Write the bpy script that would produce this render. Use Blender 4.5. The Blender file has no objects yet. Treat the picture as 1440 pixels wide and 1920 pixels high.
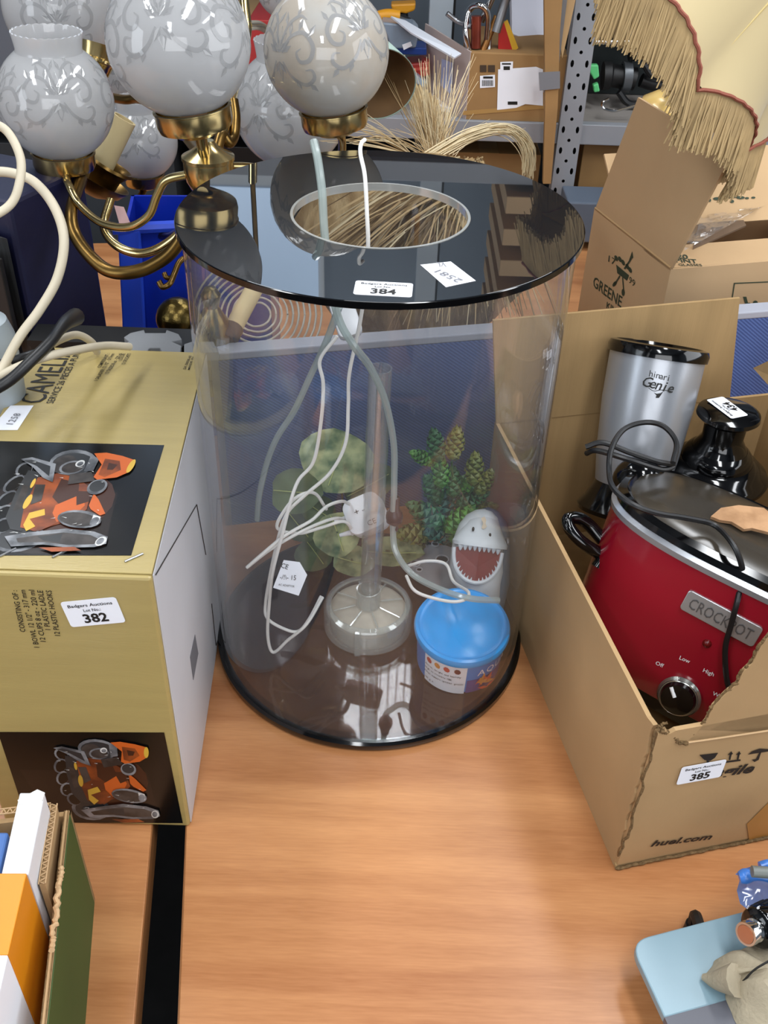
import bpy, bmesh, math, random
from mathutils import Vector as V, Matrix
rnd = random.Random(7)
SC = bpy.context.scene
COL = SC.collection
# ---------------------------------------------------------------- camera
FPX, PITCH, ROLL, CH = 1833.57, 0.65219, 0.034739, 0.9492
_c, _s = math.cos(PITCH), math.sin(PITCH)
CF = V((0, _c, -_s)); _r = V((1, 0, 0)); _u = _r.cross(CF)
CR = math.cos(ROLL)*_r + math.sin(ROLL)*_u
CU = -math.sin(ROLL)*_r + math.cos(ROLL)*_u
CO = V((0, 0, CH))
cd = bpy.data.cameras.new('camera'); cam = bpy.data.objects.new('camera', cd); COL.objects.link(cam)
cd.sensor_fit = 'HORIZONTAL'; cd.sensor_width = 36; cd.lens = FPX/1440*36; cd.clip_start = .02
m = Matrix.Identity(4)
for i in range(3):
    m[i][0] = CR[i]; m[i][1] = CU[i]; m[i][2] = -CF[i]; m[i][3] = CO[i]
cam.matrix_world = m; SC.camera = cam
# ---------------------------------------------------------------- world, lamps, exposure
w = bpy.data.worlds.new('world'); SC.world = w; w.use_nodes = True
w.node_tree.nodes['Background'].inputs[0].default_value = (.80, .88, 1, 1)
w.node_tree.nodes['Background'].inputs[1].default_value = .55
def area(x, y, z, sx, sy, power, col=(1, 1, 1), rot=(0, 0, 0)):
    d = bpy.data.lights.new('lamp', 'AREA'); d.shape = 'RECTANGLE'; d.size = sx; d.size_y = sy
    d.energy = power; d.color = col
    o = bpy.data.objects.new('lamp', d); COL.objects.link(o); o.location = (x, y, z); o.rotation_euler = rot
CEIL = 2.3
LAMPS = [(-1.3, .2, 13), (.5, .2, 16), (-1.1, 1.9, 13), (.9, 1.7, 14), (-.3, -1.4, 15), (1.9, .4, 9), (0, 2.95, 9)]  # last entry is an added panel that brightens the back wall
for x, y, e in LAMPS: area(x, y, CEIL-.06, .28, 1.2, e*1.25, (.95, .98, 1))
area(-2.6, -.6, 1.1, 1.6, 1.2, 24, (.86, .93, 1), (0, math.radians(-90), 0))  # added fill from the left, no fixture modelled
area(2.7, .4, 1.2, 1.6, 2.2, 34, (.93, .96, 1), (0, math.radians(90), 0))  # added side fill for the right-hand faces, source unseen
area(.2, -2.7, 1.3, 2.6, 1.4, 38, (.95, .97, 1), (math.radians(90), 0, 0))  # added soft fill behind the camera to lift the fronts
SC.view_settings.view_transform = 'Standard'; SC.view_settings.look = 'None'
SC.view_settings.exposure = .24; SC.view_settings.gamma = 1
SC.view_settings.use_curve_mapping = False
SC.cycles.transparent_max_bounces = 32; SC.cycles.max_bounces = 10
SC.cycles.caustics_reflective = False; SC.cycles.caustics_refractive = False
# ---------------------------------------------------------------- pixel helpers (photo pixel -> point of the place)
def ray(px, py): return CF + CR*((px-720)/FPX) - CU*((py-960)/FPX)
def PZ(px, py, z=0): d = ray(px, py); return CO + d*((z-CH)/d.z)
def PY(px, py, y): d = ray(px, py); return CO + d*(y/d.y)
def PD(px, py, dep): return CO + ray(px, py)*dep
def PP(px, py, p, n): d = ray(px, py); n = V(n); return CO + d*((V(p)-CO).dot(n)/d.dot(n))
# ---------------------------------------------------------------- materials
def lin(h):
    if not isinstance(h, str): return (*h, 1) if len(h) == 3 else h
    r = [int(h[i:i+2], 16)/255 for i in (0, 2, 4)]
    return tuple(((c+.055)/1.055)**2.4 if c > .04 else c/12.92 for c in r)+(1,)
def mat(name, col, rough=.5, metal=0, spec=.5, var=0, scale=8, col2=None, bump=0, bscale=60, coat=0, stretch=None, trans=0, sheen=0, emis=0, detail=5):
    m = bpy.data.materials.new(name); m.use_nodes = True; nt = m.node_tree; N = nt.nodes; L = nt.links
    b = N['Principled BSDF']; b.inputs['Base Color'].default_value = lin(col)
    b.inputs['Roughness'].default_value = rough; b.inputs['Metallic'].default_value = metal
    b.inputs['Specular IOR Level'].default_value = spec; b.inputs['Coat Weight'].default_value = coat
    b.inputs['Coat Roughness'].default_value = .08
    if trans: b.inputs['Transmission Weight'].default_value = trans
    if sheen: b.inputs['Sheen Weight'].default_value = sheen
    if emis: b.inputs['Emission Color'].default_value = lin(col); b.inputs['Emission Strength'].default_value = emis
    tc = N.new('ShaderNodeTexCoord'); mp = N.new('ShaderNodeMapping'); L.new(tc.outputs['Object'], mp.inputs[0])
    if stretch: mp.inputs['Scale'].default_value = stretch
    if var or col2:
        n = N.new('ShaderNodeTexNoise'); n.inputs['Scale'].default_value = scale; n.inputs['Detail'].default_value = detail
        L.new(mp.outputs[0], n.inputs[0])
        r = N.new('ShaderNodeValToRGB'); L.new(n.outputs[0], r.inputs[0])
        a = lin(col); c2 = lin(col2) if col2 else tuple(x*(1-var) for x in a[:3])+(1,)
        r.color_ramp.elements[0].position = .36; r.color_ramp.elements[1].position = .64
        r.color_ramp.elements[0].color = c2; r.color_ramp.elements[1].color = a
        L.new(r.outputs[0], b.inputs['Base Color'])
    if bump:
        n2 = N.new('ShaderNodeTexNoise'); n2.inputs['Scale'].default_value = bscale; n2.inputs['Detail'].default_value = 3
        L.new(mp.outputs[0], n2.inputs[0]); bp = N.new('ShaderNodeBump'); bp.inputs['Strength'].default_value = bump
        bp.inputs['Distance'].default_value = .002
        L.new(n2.outputs[0], bp.inputs['Height']); L.new(bp.outputs[0], b.inputs['Normal'])
    return m
def clear(name, tint=(.96, .97, .97), f0=.04, rough=.01, haze=0, hcol=(.8, .8, .8), gl=1.0):
    """thin clear plastic or glass: tinted transparency, Schlick reflection, a little haze"""
    m = bpy.data.materials.new(name); m.use_nodes = True; nt = m.node_tree; N = nt.nodes; L = nt.links
    N.remove(N['Principled BSDF']); out = N['Material Output']
    t = N.new('ShaderNodeBsdfTransparent'); t.inputs[0].default_value = (*tint, 1)
    g = N.new('ShaderNodeBsdfGlossy'); g.inputs['Roughness'].default_value = rough; g.inputs[0].default_value = (gl, gl, gl, 1)
    lw = N.new('ShaderNodeLayerWeight'); lw.inputs[0].default_value = .5
    p = N.new('ShaderNodeMath'); p.operation = 'POWER'; p.inputs[1].default_value = 5; L.new(lw.outputs['Facing'], p.inputs[0])
    a = N.new('ShaderNodeMath'); a.operation = 'MULTIPLY_ADD'; a.inputs[1].default_value = 1-f0; a.inputs[2].default_value = f0
    L.new(p.outputs[0], a.inputs[0])
    mx = N.new('ShaderNodeMixShader'); L.new(a.outputs[0], mx.inputs[0]); L.new(g.outputs[0], mx.inputs[2])
    if haze:
        d = N.new('ShaderNodeBsdfDiffuse'); d.inputs[0].default_value = (*hcol, 1)
        m2 = N.new('ShaderNodeMixShader'); m2.inputs[0].default_value = haze
        L.new(t.outputs[0], m2.inputs[1]); L.new(d.outputs[0], m2.inputs[2]); L.new(m2.outputs[0], mx.inputs[1])
    else: L.new(t.outputs[0], mx.inputs[1])
    L.new(mx.outputs[0], out.inputs[0]); return m
def frosted(name, col=(.82, .83, .86), tr=.45, clr=.12, warm=None):
    m = bpy.data.materials.new(name); m.use_nodes = True; nt = m.node_tree; N = nt.nodes; L = nt.links
    N.remove(N['Principled BSDF']); out = N['Material Output']
    d = N.new('ShaderNodeBsdfDiffuse'); d.inputs[0].default_value = (*col, 1)
    tl = N.new('ShaderNodeBsdfTranslucent'); tl.inputs[0].default_value = (*col, 1)
    tp = N.new('ShaderNodeBsdfTransparent'); gl = N.new('ShaderNodeBsdfGlossy'); gl.inputs['Roughness'].default_value = .04
    m1 = N.new('ShaderNodeMixShader'); m1.inputs[0].default_value = tr; L.new(d.outputs[0], m1.inputs[1]); L.new(tl.outputs[0], m1.inputs[2])
    m2 = N.new('ShaderNodeMixShader'); m2.inputs[0].default_value = clr; L.new(m1.outputs[0], m2.inputs[1]); L.new(tp.outputs[0], m2.inputs[2])
    lw = N.new('ShaderNodeLayerWeight'); lw.inputs[0].default_value = .5
    p = N.new('ShaderNodeMath'); p.operation = 'POWER'; p.inputs[1].default_value = 5; L.new(lw.outputs['Facing'], p.inputs[0])
    a = N.new('ShaderNodeMath'); a.operation = 'MULTIPLY_ADD'; a.inputs[1].default_value = .6; a.inputs[2].default_value = .05; L.new(p.outputs[0], a.inputs[0])
    m3 = N.new('ShaderNodeMixShader'); L.new(a.outputs[0], m3.inputs[0]); L.new(m2.outputs[0], m3.inputs[1]); L.new(gl.outputs[0], m3.inputs[2])
    L.new(m3.outputs[0], out.inputs[0])
    if warm:
        n = N.new('ShaderNodeTexNoise'); n.inputs['Scale'].default_value = 14; n.inputs['Detail'].default_value = 4
        tc = N.new('ShaderNodeTexCoord'); L.new(tc.outputs['Object'], n.inputs[0])
        r = N.new('ShaderNodeValToRGB'); L.new(n.outputs[0], r.inputs[0])
        r.color_ramp.elements[0].color = (*warm, 1); r.color_ramp.elements[1].color = (*col, 1)
        r.color_ramp.elements[0].position = .4; r.color_ramp.elements[1].position = .6
        L.new(r.outputs[0], d.inputs[0]); L.new(r.outputs[0], tl.inputs[0])
    return m
def wood_mat(name, a, b, ang):
    m = bpy.data.materials.new(name); m.use_nodes = True; nt = m.node_tree; N = nt.nodes; L = nt.links; bs = N['Principled BSDF']
    bs.inputs['Roughness'].default_value = .36
    tc = N.new('ShaderNodeTexCoord'); mp = N.new('ShaderNodeMapping'); L.new(tc.outputs['Object'], mp.inputs[0])
    mp.inputs['Rotation'].default_value = (0, 0, -ang); mp.inputs['Scale'].default_value = (1.1, 15, 1)
    n = N.new('ShaderNodeTexNoise'); n.inputs['Scale'].default_value = 1.0; n.inputs['Detail'].default_value = 5; n.inputs['Roughness'].default_value = .6
    n.inputs['Distortion'].default_value = .35
    L.new(mp.outputs[0], n.inputs[0])
    n2 = N.new('ShaderNodeTexNoise'); n2.inputs['Scale'].default_value = 14; n2.inputs['Detail'].default_value = 4
    mp2 = N.new('ShaderNodeMapping'); mp2.inputs['Rotation'].default_value = (0, 0, -ang); mp2.inputs['Scale'].default_value = (2.5, 30, 1)
    L.new(tc.outputs['Object'], mp2.inputs[0]); L.new(mp2.outputs[0], n2.inputs[0])
    mx = N.new('ShaderNodeMath'); mx.operation = 'MULTIPLY_ADD'; mx.inputs[1].default_value = .22; L.new(n2.outputs[0], mx.inputs[0]); L.new(n.outputs[0], mx.inputs[2])
    r = N.new('ShaderNodeValToRGB'); L.new(mx.outputs[0], r.inputs[0])
    r.color_ramp.elements[0].position = .40; r.color_ramp.elements[1].position = .82
    r.color_ramp.elements[0].color = lin(a); r.color_ramp.elements[1].color = lin(b)
    L.new(r.outputs[0], bs.inputs['Base Color']); return m
def fabric_mat(name, a, b):
    m = bpy.data.materials.new(name); m.use_nodes = True; nt = m.node_tree; N = nt.nodes; L = nt.links; bs = N['Principled BSDF']
    bs.inputs['Roughness'].default_value = .9
    tc = N.new('ShaderNodeTexCoord'); mp = N.new('ShaderNodeMapping'); L.new(tc.outputs['Object'], mp.inputs[0])
    mp.inputs['Rotation'].default_value = (0, math.radians(-38), 0)
    wv = N.new('ShaderNodeTexWave'); wv.bands_direction = 'Z'; wv.inputs['Scale'].default_value = 75; wv.inputs['Distortion'].default_value = .6
    wv.inputs['Detail'].default_value = 1; wv.inputs['Detail Scale'].default_value = 4
    L.new(mp.outputs[0], wv.inputs[0]); r = N.new('ShaderNodeValToRGB'); L.new(wv.outputs[0], r.inputs[0])
    r.color_ramp.elements[0].color = lin(a); r.color_ramp.elements[1].color = lin(b)
    L.new(r.outputs[0], bs.inputs['Base Color']); return m
CARD = mat('cardboard', 'b3936a', .85, var=.12, scale=6, bump=.15, bscale=90, spec=.2)
CARDL = mat('cardboard_light', 'c3a37c', .85, var=.08, scale=5, bump=.1, bscale=70, spec=.2)
CARDI = mat('cardboard_inner', 'a88a60', .85, var=.14, scale=4, bump=.2, bscale=40, spec=.2, stretch=(9, 9, .5))
CARDE = mat('cardboard_edge', '7a6244', .95, var=.4, scale=300, bump=.6, bscale=400, spec=.1)
GOLD = mat('gold_card', 'a8955e', .36, var=.06, scale=3, bump=.12, bscale=30, stretch=(2, 30, 30), spec=.6)
WHITEC = mat('white_card', 'c9c8cc', .6, var=.06, scale=5, bump=.12, bscale=20)
PAPER = mat('paper_white', 'e9ebf2', .6)
INK = mat('ink', '14120f', .6); INKG = mat('ink_green', '2c3a28', .7); PENC = mat('pencil', '77777d', .8)
BLACK = mat('black_gloss', '060607', .09, spec=.6); BLACKM = mat('black_matt', '0c0c0d', .5)
RUB = mat('rubber_black', '101012', .42)
BRASS = mat('brass', 'cdb680', .2, 1, var=.3, scale=12); BRASSD = mat('brass_dark', '7d6236', .33, 1, var=.4, scale=20)
CHROME = mat('chrome', 'c8c8c8', .12, 1); STEEL = mat('steel', '9b9c9f', .4, 1)
SILVER = mat('silver_paint', 'a5a8ae', .3, .55, spec=.6, bump=.04, bscale=400)
RED = mat('red_enamel', '8f0a22', .22, spec=.55, coat=.3, var=.08, scale=6)
REDD = mat('red_dark', '5c0a0c', .25)
WOOD = wood_mat('beech_laminate', '9d6339', 'cd9361', math.radians(10)); WOODE = mat('beech_edging', '8b5a30', .5, var=.15, scale=3, stretch=(1, 9, 1))
WHITE = mat('white_plastic', 'dcdde0', .35); WHITEW = mat('white_cable', 'dfddd8', .42)
CREAMC = mat('cream_cable', 'c2b7a0', .45); CREAM = mat('cream', 'cdb98a', .55, var=.12, scale=18)
GREYM = mat('grey_foam', '7d7f82', .9, bump=.2, bscale=200)
SHELFG = mat('shelf_grey', '8d9096', .5, .1, var=.06)
BLUEP = mat('blue_plastic', '1230b0', .3, spec=.6); NAVY = mat('navy_vinyl', '14163a', .5, var=.4, scale=6, bump=.2, bscale=80)
TANKW = clear('tank_acrylic', (.965, .97, .975), .035, .015, .02, (.75, .77, .8))
SMOKE = clear('smoked_acrylic', (.10, .105, .11), .11, .015, .35, (.022, .026, .032))
SMOKB = clear('smoked_base', (.42, .36, .36), .04, .03, .10, (.08, .06, .06))
CLEARP = clear('clear_plastic', (.92, .94, .93), .09, .06, .17, (.8, .85, .82))
BAGP = clear('clear_film', (.93, .93, .93), .12, .12, .08)
HOSE = clear('airline', (.72, .79, .77), .06, .15, .42, (.55, .62, .60))
FROST = frosted('frosted_glass', (.66, .66, .665), .5, .16); FROSTW = frosted('frosted_glass_aged', (.70, .685, .65), .45, .12, warm=(.66, .60, .52))
ETCH = frosted('etched_glass', (.47, .47, .475), .4, .26)
# ---------------------------------------------------------------- mesh builder
class MB:
    def __init__(s): s.v = []; s.f = []; s.m = []
    def add(s, vs, fs, mi=0):
        o = len(s.v); s.v += [V(a) for a in vs]
        for f in fs: s.f.append([i+o for i in f]); s.m.append(mi)
        return s
    def tf(s, M): s.v = [M @ a for a in s.v]; return s
    def merge(s, o, mi=0): s.add(o.v, o.f, mi); return s
ROOTS = {}
def loc_of(p): return ROOTS.get(p.name, V((0, 0, 0))) if p else V((0, 0, 0))
def obj(name, mb, mats, parent=None, smooth=False, bevel=0, label=None, kind=None):
    base = loc_of(parent)
    if parent is None and mb.v:
        zs = min(a.z for a in mb.v); base = V((sum(a.x for a in mb.v)/len(mb.v), sum(a.y for a in mb.v)/len(mb.v), zs))
    me = bpy.data.meshes.new(name); me.from_pydata([a-base for a in mb.v], [], mb.f)
    if not isinstance(mats, (list, tuple)): mats = [mats]
    for x in mats: me.materials.append(x)
    me.polygons.foreach_set('material_index', mb.m)
    bm = bmesh.new(); bm.from_mesh(me); bmesh.ops.recalc_face_normals(bm, faces=bm.faces)
    if bevel: bmesh.ops.bevel(bm, geom=[e for e in bm.edges if len(e.link_faces) == 2 and e.calc_face_angle(0) > .5], offset=bevel, segments=2, affect='EDGES', profile=.5)
    bm.to_mesh(me); bm.free()
    if smooth:
        me.polygons.foreach_set('use_smooth', [True]*len(me.polygons)); me.set_sharp_from_angle(angle=math.radians(42))
    me.update(); o = bpy.data.objects.new(name, me); COL.objects.link(o)
    if parent: o.parent = parent; ROOTS[o.name] = base
    else: o.location = base; ROOTS[o.name] = base
    if label: o['label'] = label
    if kind: o['kind'] = kind
    return o
def thing(name, label, cat, loc, group=None):
    o = bpy.data.objects.new(name, None); COL.objects.link(o); o.location = loc; ROOTS[o.name] = V(loc); o.empty_display_size = .05
    o['label'] = label; o['category'] = cat
    if group: o['group'] = group
    return o
def tag(o, label, cat, group=None):
    o['label'] = label; o['category'] = cat
    if group: o['group'] = group
    return o
def box(x0, x1, y0, y1, z0, z1):
    return MB().add([(x, y, z) for z in (z0, z1) for y in (y0, y1) for x in (x0, x1)], [(0, 1, 3, 2), (4, 5, 7, 6), (0, 1, 5, 4), (2, 3, 7, 6), (0, 2, 6, 4), (1, 3, 7, 5)])
def frame(o, x, n):
    """matrix: local x along x, local z along normal n"""
    n = V(n).normalized(); x = V(x); x = (x-n*x.dot(n)).normalized(); y = n.cross(x)
    M = Matrix.Identity(4)
    for i in range(3): M[i][0] = x[i]; M[i][1] = y[i]; M[i][2] = n[i]; M[i][3] = o[i]
    return M
def zaxis(o, d):
    d = V(d).normalized(); h = V((1, 0, 0)) if abs(d.x) < .8 else V((0, 1, 0)); return frame(o, h, d)
def rotbox(c, ang, sx, sy, z0, z1):
    b = box(-sx/2, sx/2, -sy/2, sy/2, z0, z1); return b.tf(Matrix.Translation(V((c[0], c[1], 0))) @ Matrix.Rotation(ang, 4, 'Z'))
def lathe(prof, n=48, M=None, closed=False, ex=1, ey=1, scal=None):
    b = MB(); k = len(prof); vs = []
    for i in range(n):
        a = 2*math.pi*i/n
        for j, (r, z) in enumerate(prof):
            dz = scal(j, a) if scal else 0
            vs.append((r*math.cos(a)*ex, r*math.sin(a)*ey, z+dz))
    fs = []
    for i in range(n):
        i2 = (i+1) % n
        for j in range(k-1 if not closed else k):
            j2 = (j+1) % k; fs.append((i*k+j, i2*k+j, i2*k+j2, i*k+j2))
    b.add(vs, fs)
    if not closed:
        if prof[0][0] > 1e-6 and False: pass
    return b.tf(M) if M else b
def catmull(pts, n=8):
    pts = [V(p) for p in pts]
    if len(pts) < 3: return pts
    P = [pts[0]*2-pts[1]]+pts+[pts[-1]*2-pts[-2]]; out = []
    for i in range(1, len(P)-2):
        a, b, c, d = P[i-1:i+3]
        for k in range(n):
            t = k/n; out.append(.5*((2*b)+(c-a)*t+(2*a-5*b+4*c-d)*t*t+(3*b-3*c+d-a)*t**3))
    out.append(pts[-1]); return out
def tube(pts, r, sides=8, n=8, cap=True, smooth=True):
    P = catmull(pts, n) if smooth else [V(p) for p in pts]
    b = MB(); vs = []; T0 = None; up = None
    for i, p in enumerate(P):
        t = (P[min(i+1, len(P)-1)]-P[max(i-1, 0)])
        t = t.normalized() if t.length > 1e-9 else V((0, 0, 1))
        if up is None: up = t.orthogonal().normalized()
        else:
            up = up-t*up.dot(t); up = up.normalized() if up.length > 1e-6 else t.orthogonal().normalized()
        w = t.cross(up); rr = r(i/(len(P)-1)) if callable(r) else r
        for k in range(sides):
            a = 2*math.pi*k/sides; vs.append(p+(up*math.cos(a)+w*math.sin(a))*rr)
    fs = []
    for i in range(len(P)-1):
        for k in range(sides):
            k2 = (k+1) % sides; fs.append((i*sides+k, i*sides+k2, (i+1)*sides+k2, (i+1)*sides+k))
    if cap: fs.append(tuple(range(sides))[::-1]); fs.append(tuple((len(P)-1)*sides+k for k in range(sides)))
    return b.add(vs, fs)
def ball(c, r, sx=1, sy=1, sz=1, u=24, v=14, M=None):
    prof = [(max(1e-5, r*math.sin(math.pi*j/v)), -r*math.cos(math.pi*j/v)) for j in range(v+1)]
    b = lathe(prof, u); T = Matrix.Translation(V(c)) @ (M or Matrix.Identity(4)) @ Matrix.Diagonal((sx, sy, sz, 1)); return b.tf(T)
def cyl(M, r, z0, z1, n=32, r2=None):
    r2 = r if r2 is None else r2
    return lathe([(1e-5, z0), (r, z0), (r2, z1), (1e-5, z1)], n, M)
def sheet(pts, t, nrm=None, mi=0, flip=1):
    """polygon with thickness t behind it"""
    pts = [V(p) for p in pts]; n = V((0, 0, 0))
    if nrm is None:
        for i in range(len(pts)): n += (pts[i]-pts[0]).cross(pts[(i+1) % len(pts)]-pts[0])
        n.normalize()
        if n.dot(CO-pts[0]) < 0: n = -n
    else: n = V(nrm).normalized()
    k = len(pts); b = MB(); vs = pts+[p-n*t for p in pts]
    fs = [tuple(range(k)), tuple(range(2*k-1, k-1, -1))]+[(i, (i+1) % k, (i+1) % k+k, i+k) for i in range(k)]
    return b.add(vs, fs, mi)
def jag(a, b, n, amp, nrm, seed=1):
    r = random.Random(seed); a = V(a); b = V(b); d = b-a; s = d.cross(V(nrm)).normalized()
    return [a+d*((i+r.uniform(-.3, .3))/n)+s*r.uniform(-amp, amp) for i in range(1, n)]
def rrect(w, h, r, n=5):
    o = []
    for cx, cy, a0 in ((w/2-r, h/2-r, 0), (-w/2+r, h/2-r, 90), (-w/2+r, -h/2+r, 180), (w/2-r, -h/2+r, 270)):
        for i in range(n+1):
            a = math.radians(a0+90*i/n); o.append((cx+r*math.cos(a), cy+r*math.sin(a)))
    return o
def textmesh(s, size, M, width=None, bold=0, shear=0, th=.00015, align='CENTER'):
    cu = bpy.data.curves.new('t', 'FONT'); cu.body = s; cu.size = 1; cu.align_x = align; cu.align_y = 'CENTER'; cu.offset = bold; cu.shear = shear; cu.resolution_u = 2
    o = bpy.data.objects.new('t', cu); me = bpy.data.meshes.new_from_object(o)
    vs = [v.co.copy() for v in me.vertices]; fs = [tuple(p.vertices) for p in me.polygons]
    bpy.data.objects.remove(o); bpy.data.curves.remove(cu); bpy.data.meshes.remove(me)
    if not vs: return MB()
    xs = [v.x for v in vs]; sx = size
    if width: sx = width/(max(xs)-min(xs))
    return MB().add([V((v.x*sx, v.y*size, th)) for v in vs], fs).tf(M)
def textpx(s, p0, p1, pl, n, hpx, bold=0, shear=0, off=.0006):
    """text whose centre line runs from pixel p0 to p1 on the plane (pl, n); hpx = capital height in pixels"""
    a = PP(*p0, pl, n); b = PP(*p1, pl, n); n = V(n).normalized()
    if n.dot(CO-a) < 0: n = -n
    mid = (a+b)/2; M = frame(mid+n*off, b-a, n)
    dep = (mid-CO).dot(CF); yv = M.to_3x3() @ V((0, 1, 0)); q = mid+yv*.01
    def pr(p): d = p-CO; z = d.dot(CF); return V((d.dot(CR)/z*FPX, d.dot(CU)/z*FPX))
    k = (pr(q)-pr(mid)).length/.01
    return textmesh(s, hpx/k/.7, M, (b-a).length, bold, shear)
def decal(pts, pl, n, off=.0004, mi=0, th=.0002):
    n = V(n).normalized(); P = [PP(*p, pl, n) for p in pts]
    if n.dot(CO-P[0]) < 0: n = -n
    return sheet([p+n*off for p in P], th, n, mi)
def ell(cx, cy, rx, ry, n=20, rot=0):
    c, s = math.cos(rot), math.sin(rot)
    return [(cx+rx*math.cos(a)*c-ry*math.sin(a)*s, cy+rx*math.cos(a)*s+ry*math.sin(a)*c) for a in [2*math.pi*i/n for i in range(n)]]
def sticker(parent, M, num, w=.06, h=.031, label=None, flip=False):
    o = obj('lot_sticker', MB().merge(sheet([M @ V((x, y, .0004)) for x, y in rrect(w, h, .003)], .0003, M.to_3x3() @ V((0, 0, 1)))), PAPER, parent, label=label)
    mb = textmesh('Badgers Auctions', .0058*w/.06, M @ Matrix.Translation((0, h*.30, .0005)), w*.80, .012)
    mb.merge(textmesh('Lot No.:', .0056*w/.06, M @ Matrix.Translation((0, h*.10, .0005)), None, .012))
    mb.merge(textmesh(num, .0170*w/.06, M @ Matrix.Translation((0, -h*.23, .0005)), w*.44, .03))
    obj('lettering', mb, INK, o); return o
# ---------------------------------------------------------------- setting
FZ = -.72
def struct(name, mb, m_, **k): o = obj(name, mb, m_, **k); o['kind'] = 'structure'; return o
FLOORM = mat('floor_carpet', '1b1a1a', .9, var=.4, scale=20, bump=.3); WALLM = mat('wall_paint', '8e969e', .8, var=.08, scale=2)
struct('floor', box(-3, 3, -3, 3.4, FZ-.05, FZ), FLOORM)
struct('ceiling', box(-3, 3, -3, 3.4, CEIL, CEIL+.05), mat('ceiling_paint', '6c757e', .8, var=.1, scale=2))
struct('wall_back', box(-3, 3, 3.4, 3.45, FZ, CEIL), mat('wall_back_paint', '76818c', .8, var=.1, scale=2))
struct('wall_right', box(3, 3.05, -3, 3.4, FZ, CEIL), WALLM)
struct('wall_left', box(-3.05, -3, -3, 3.4, FZ, CEIL), WALLM)
struct('wall_front', box(-3, 3, -3.05, -3, FZ, CEIL), WALLM)
LENS = mat('lamp_diffuser', 'f2f6ff', .5, emis=2.2)
for i, (x, y, e) in enumerate(LAMPS):
    t = thing('ceiling_light', 'long white ceiling light panel '+('front left of the tank', 'straight above the tank front', 'above the chandelier', 'above the lampshade', 'behind the viewer', 'at the far right', 'added to light the back wall')[i], 'ceiling light', (x, y, CEIL), 'ceiling light panels')
    obj('frame', box(x-.18, x+.18, y-.65, y+.65, CEIL-.04, CEIL), WHITE, t); obj('diffuser', box(x-.14, x+.14, y-.6, y+.6, CEIL-.05, CEIL-.04), LENS, t)
# tables
def table(label, e0, e1, side, y1=2.32, wd=1.5, th=.025):
    e0 = V(e0); e1 = V(e1); d = (e0-e1).normalized(); s = V((d.y, -d.x, 0))*side
    a = e0-d*.45; b = e0+d*(y1-e0.y)/d.y
    c = (a+b)/2+s*wd/2; t = thing('desk', label, 'table', (c.x, c.y, FZ))
    top = sheet([a, b, b+s*wd, a+s*wd], th, (0, 0, 1)); o = obj('tabletop', top, [WOOD], t, bevel=.001)
    ln = (b-a).length; ang = math.atan2(d.y, d.x)
    for p in (a, b): pass
    obj('edging', sheet([a-s*.0012+V((0, 0, -.0012)), b-s*.0012+V((0, 0, -.0012)), b+V((0, 0, -.0012)), a+V((0, 0, -.0012))], th-.0018, (0, 0, 1)), WOODE, t)
    for u in (.08, .92):
        for v in (.06, wd-.06):
            p = a+(b-a)*u+s*v; obj('leg', rotbox((p.x, p.y), ang, .05, .03, FZ, -th), STEEL, t)
    return t
table('beech laminate table carrying the clear round fish tank', (-.208, .648, 0), (-.177, .436, 0), 1)
table('beech laminate table on the left under the gold box', (-.247, .648, 0), (-.219, .435, 0), -1, th=.038)
# blue fabric desk screen
sa = V((-.236, 1.196, 0)); sb = V((.78, 1.441, 0)); sd = (sb-sa).normalized(); sn = V((sd.y, -sd.x, 0))
t = thing('desk_screen', 'blue woven fabric desk screen standing behind the fish tank', 'desk screen', (sa+sb)/2)
hz = .3
obj('fabric_panel', sheet([sa, sb, sb+V((0, 0, hz-.012)), sa+V((0, 0, hz-.012))], .026, sn), fabric_mat('blue_weave', '2f4174', '50659b'), t)
obj('top_trim', sheet([sa+V((0, 0, hz)), sb+V((0, 0, hz)), sb-sn*.03+V((0, 0, hz)), sa-sn*.03+V((0, 0, hz))], .0118, (0, 0, 1)), mat('trim_grey', '9a9ca6', .6), t, bevel=.002)
obj('end_trim', sheet([sa-sd*.01, sa, sa+V((0, 0, hz)), sa-sd*.01+V((0, 0, hz))], .03, sn), mat('trim_grey2', '77797f', .6), t)
#%%TANK
# ---------------------------------------------------------------- fish tank
TX, TY, TH = -.014, .970, .588
T0 = V((TX, TY, 0)); MT = Matrix.Translation(T0)
t = thing('fish_tank', 'tall clear cylindrical fish tank with a smoked black ring lid', 'fish tank', T0)
TANK = t
obj('tank_wall', lathe([(.2, .012), (.2, TH-.008), (.196, TH-.008), (.196, .012)], 128, MT, closed=True), TANKW, t, smooth=True)
obj('lid_ring', lathe([(.0915, TH-.007), (.2045, TH-.007), (.205, TH-.006), (.205, TH-.001), (.2045, TH), (.0915, TH)], 128, MT, closed=True), SMOKE, t, smooth=True, label='smoked black glossy ring lid')
obj('lid_edge', lathe([(.2050, TH-.0072), (.2056, TH-.0066), (.2056, TH-.001), (.2050, TH-.0004)], 128, MT, closed=True), BLACK, t, smooth=True)
obj('opening_rim', lathe([(.0885, TH-.0075), (.0912, TH-.0075), (.0912, TH+.0006), (.0885, TH+.0006)], 96, MT, closed=True), clear('rim_acrylic', (.75, .76, .74), .2, .1, .55, (.5, .5, .47)), t, smooth=True)
obj('base_plate', lathe([(1e-5, .004), (.198, .004), (.198, .010), (1e-5, .010)], 96, MT), SMOKB, t, smooth=True)
obj('base_trim', lathe([(.190, .0004), (.204, .0004), (.206, .003), (.206, .010), (.203, .013), (.1985, .013), (.1985, .004), (.190, .003)], 128, MT, closed=True), BLACK, t, smooth=True)
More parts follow.
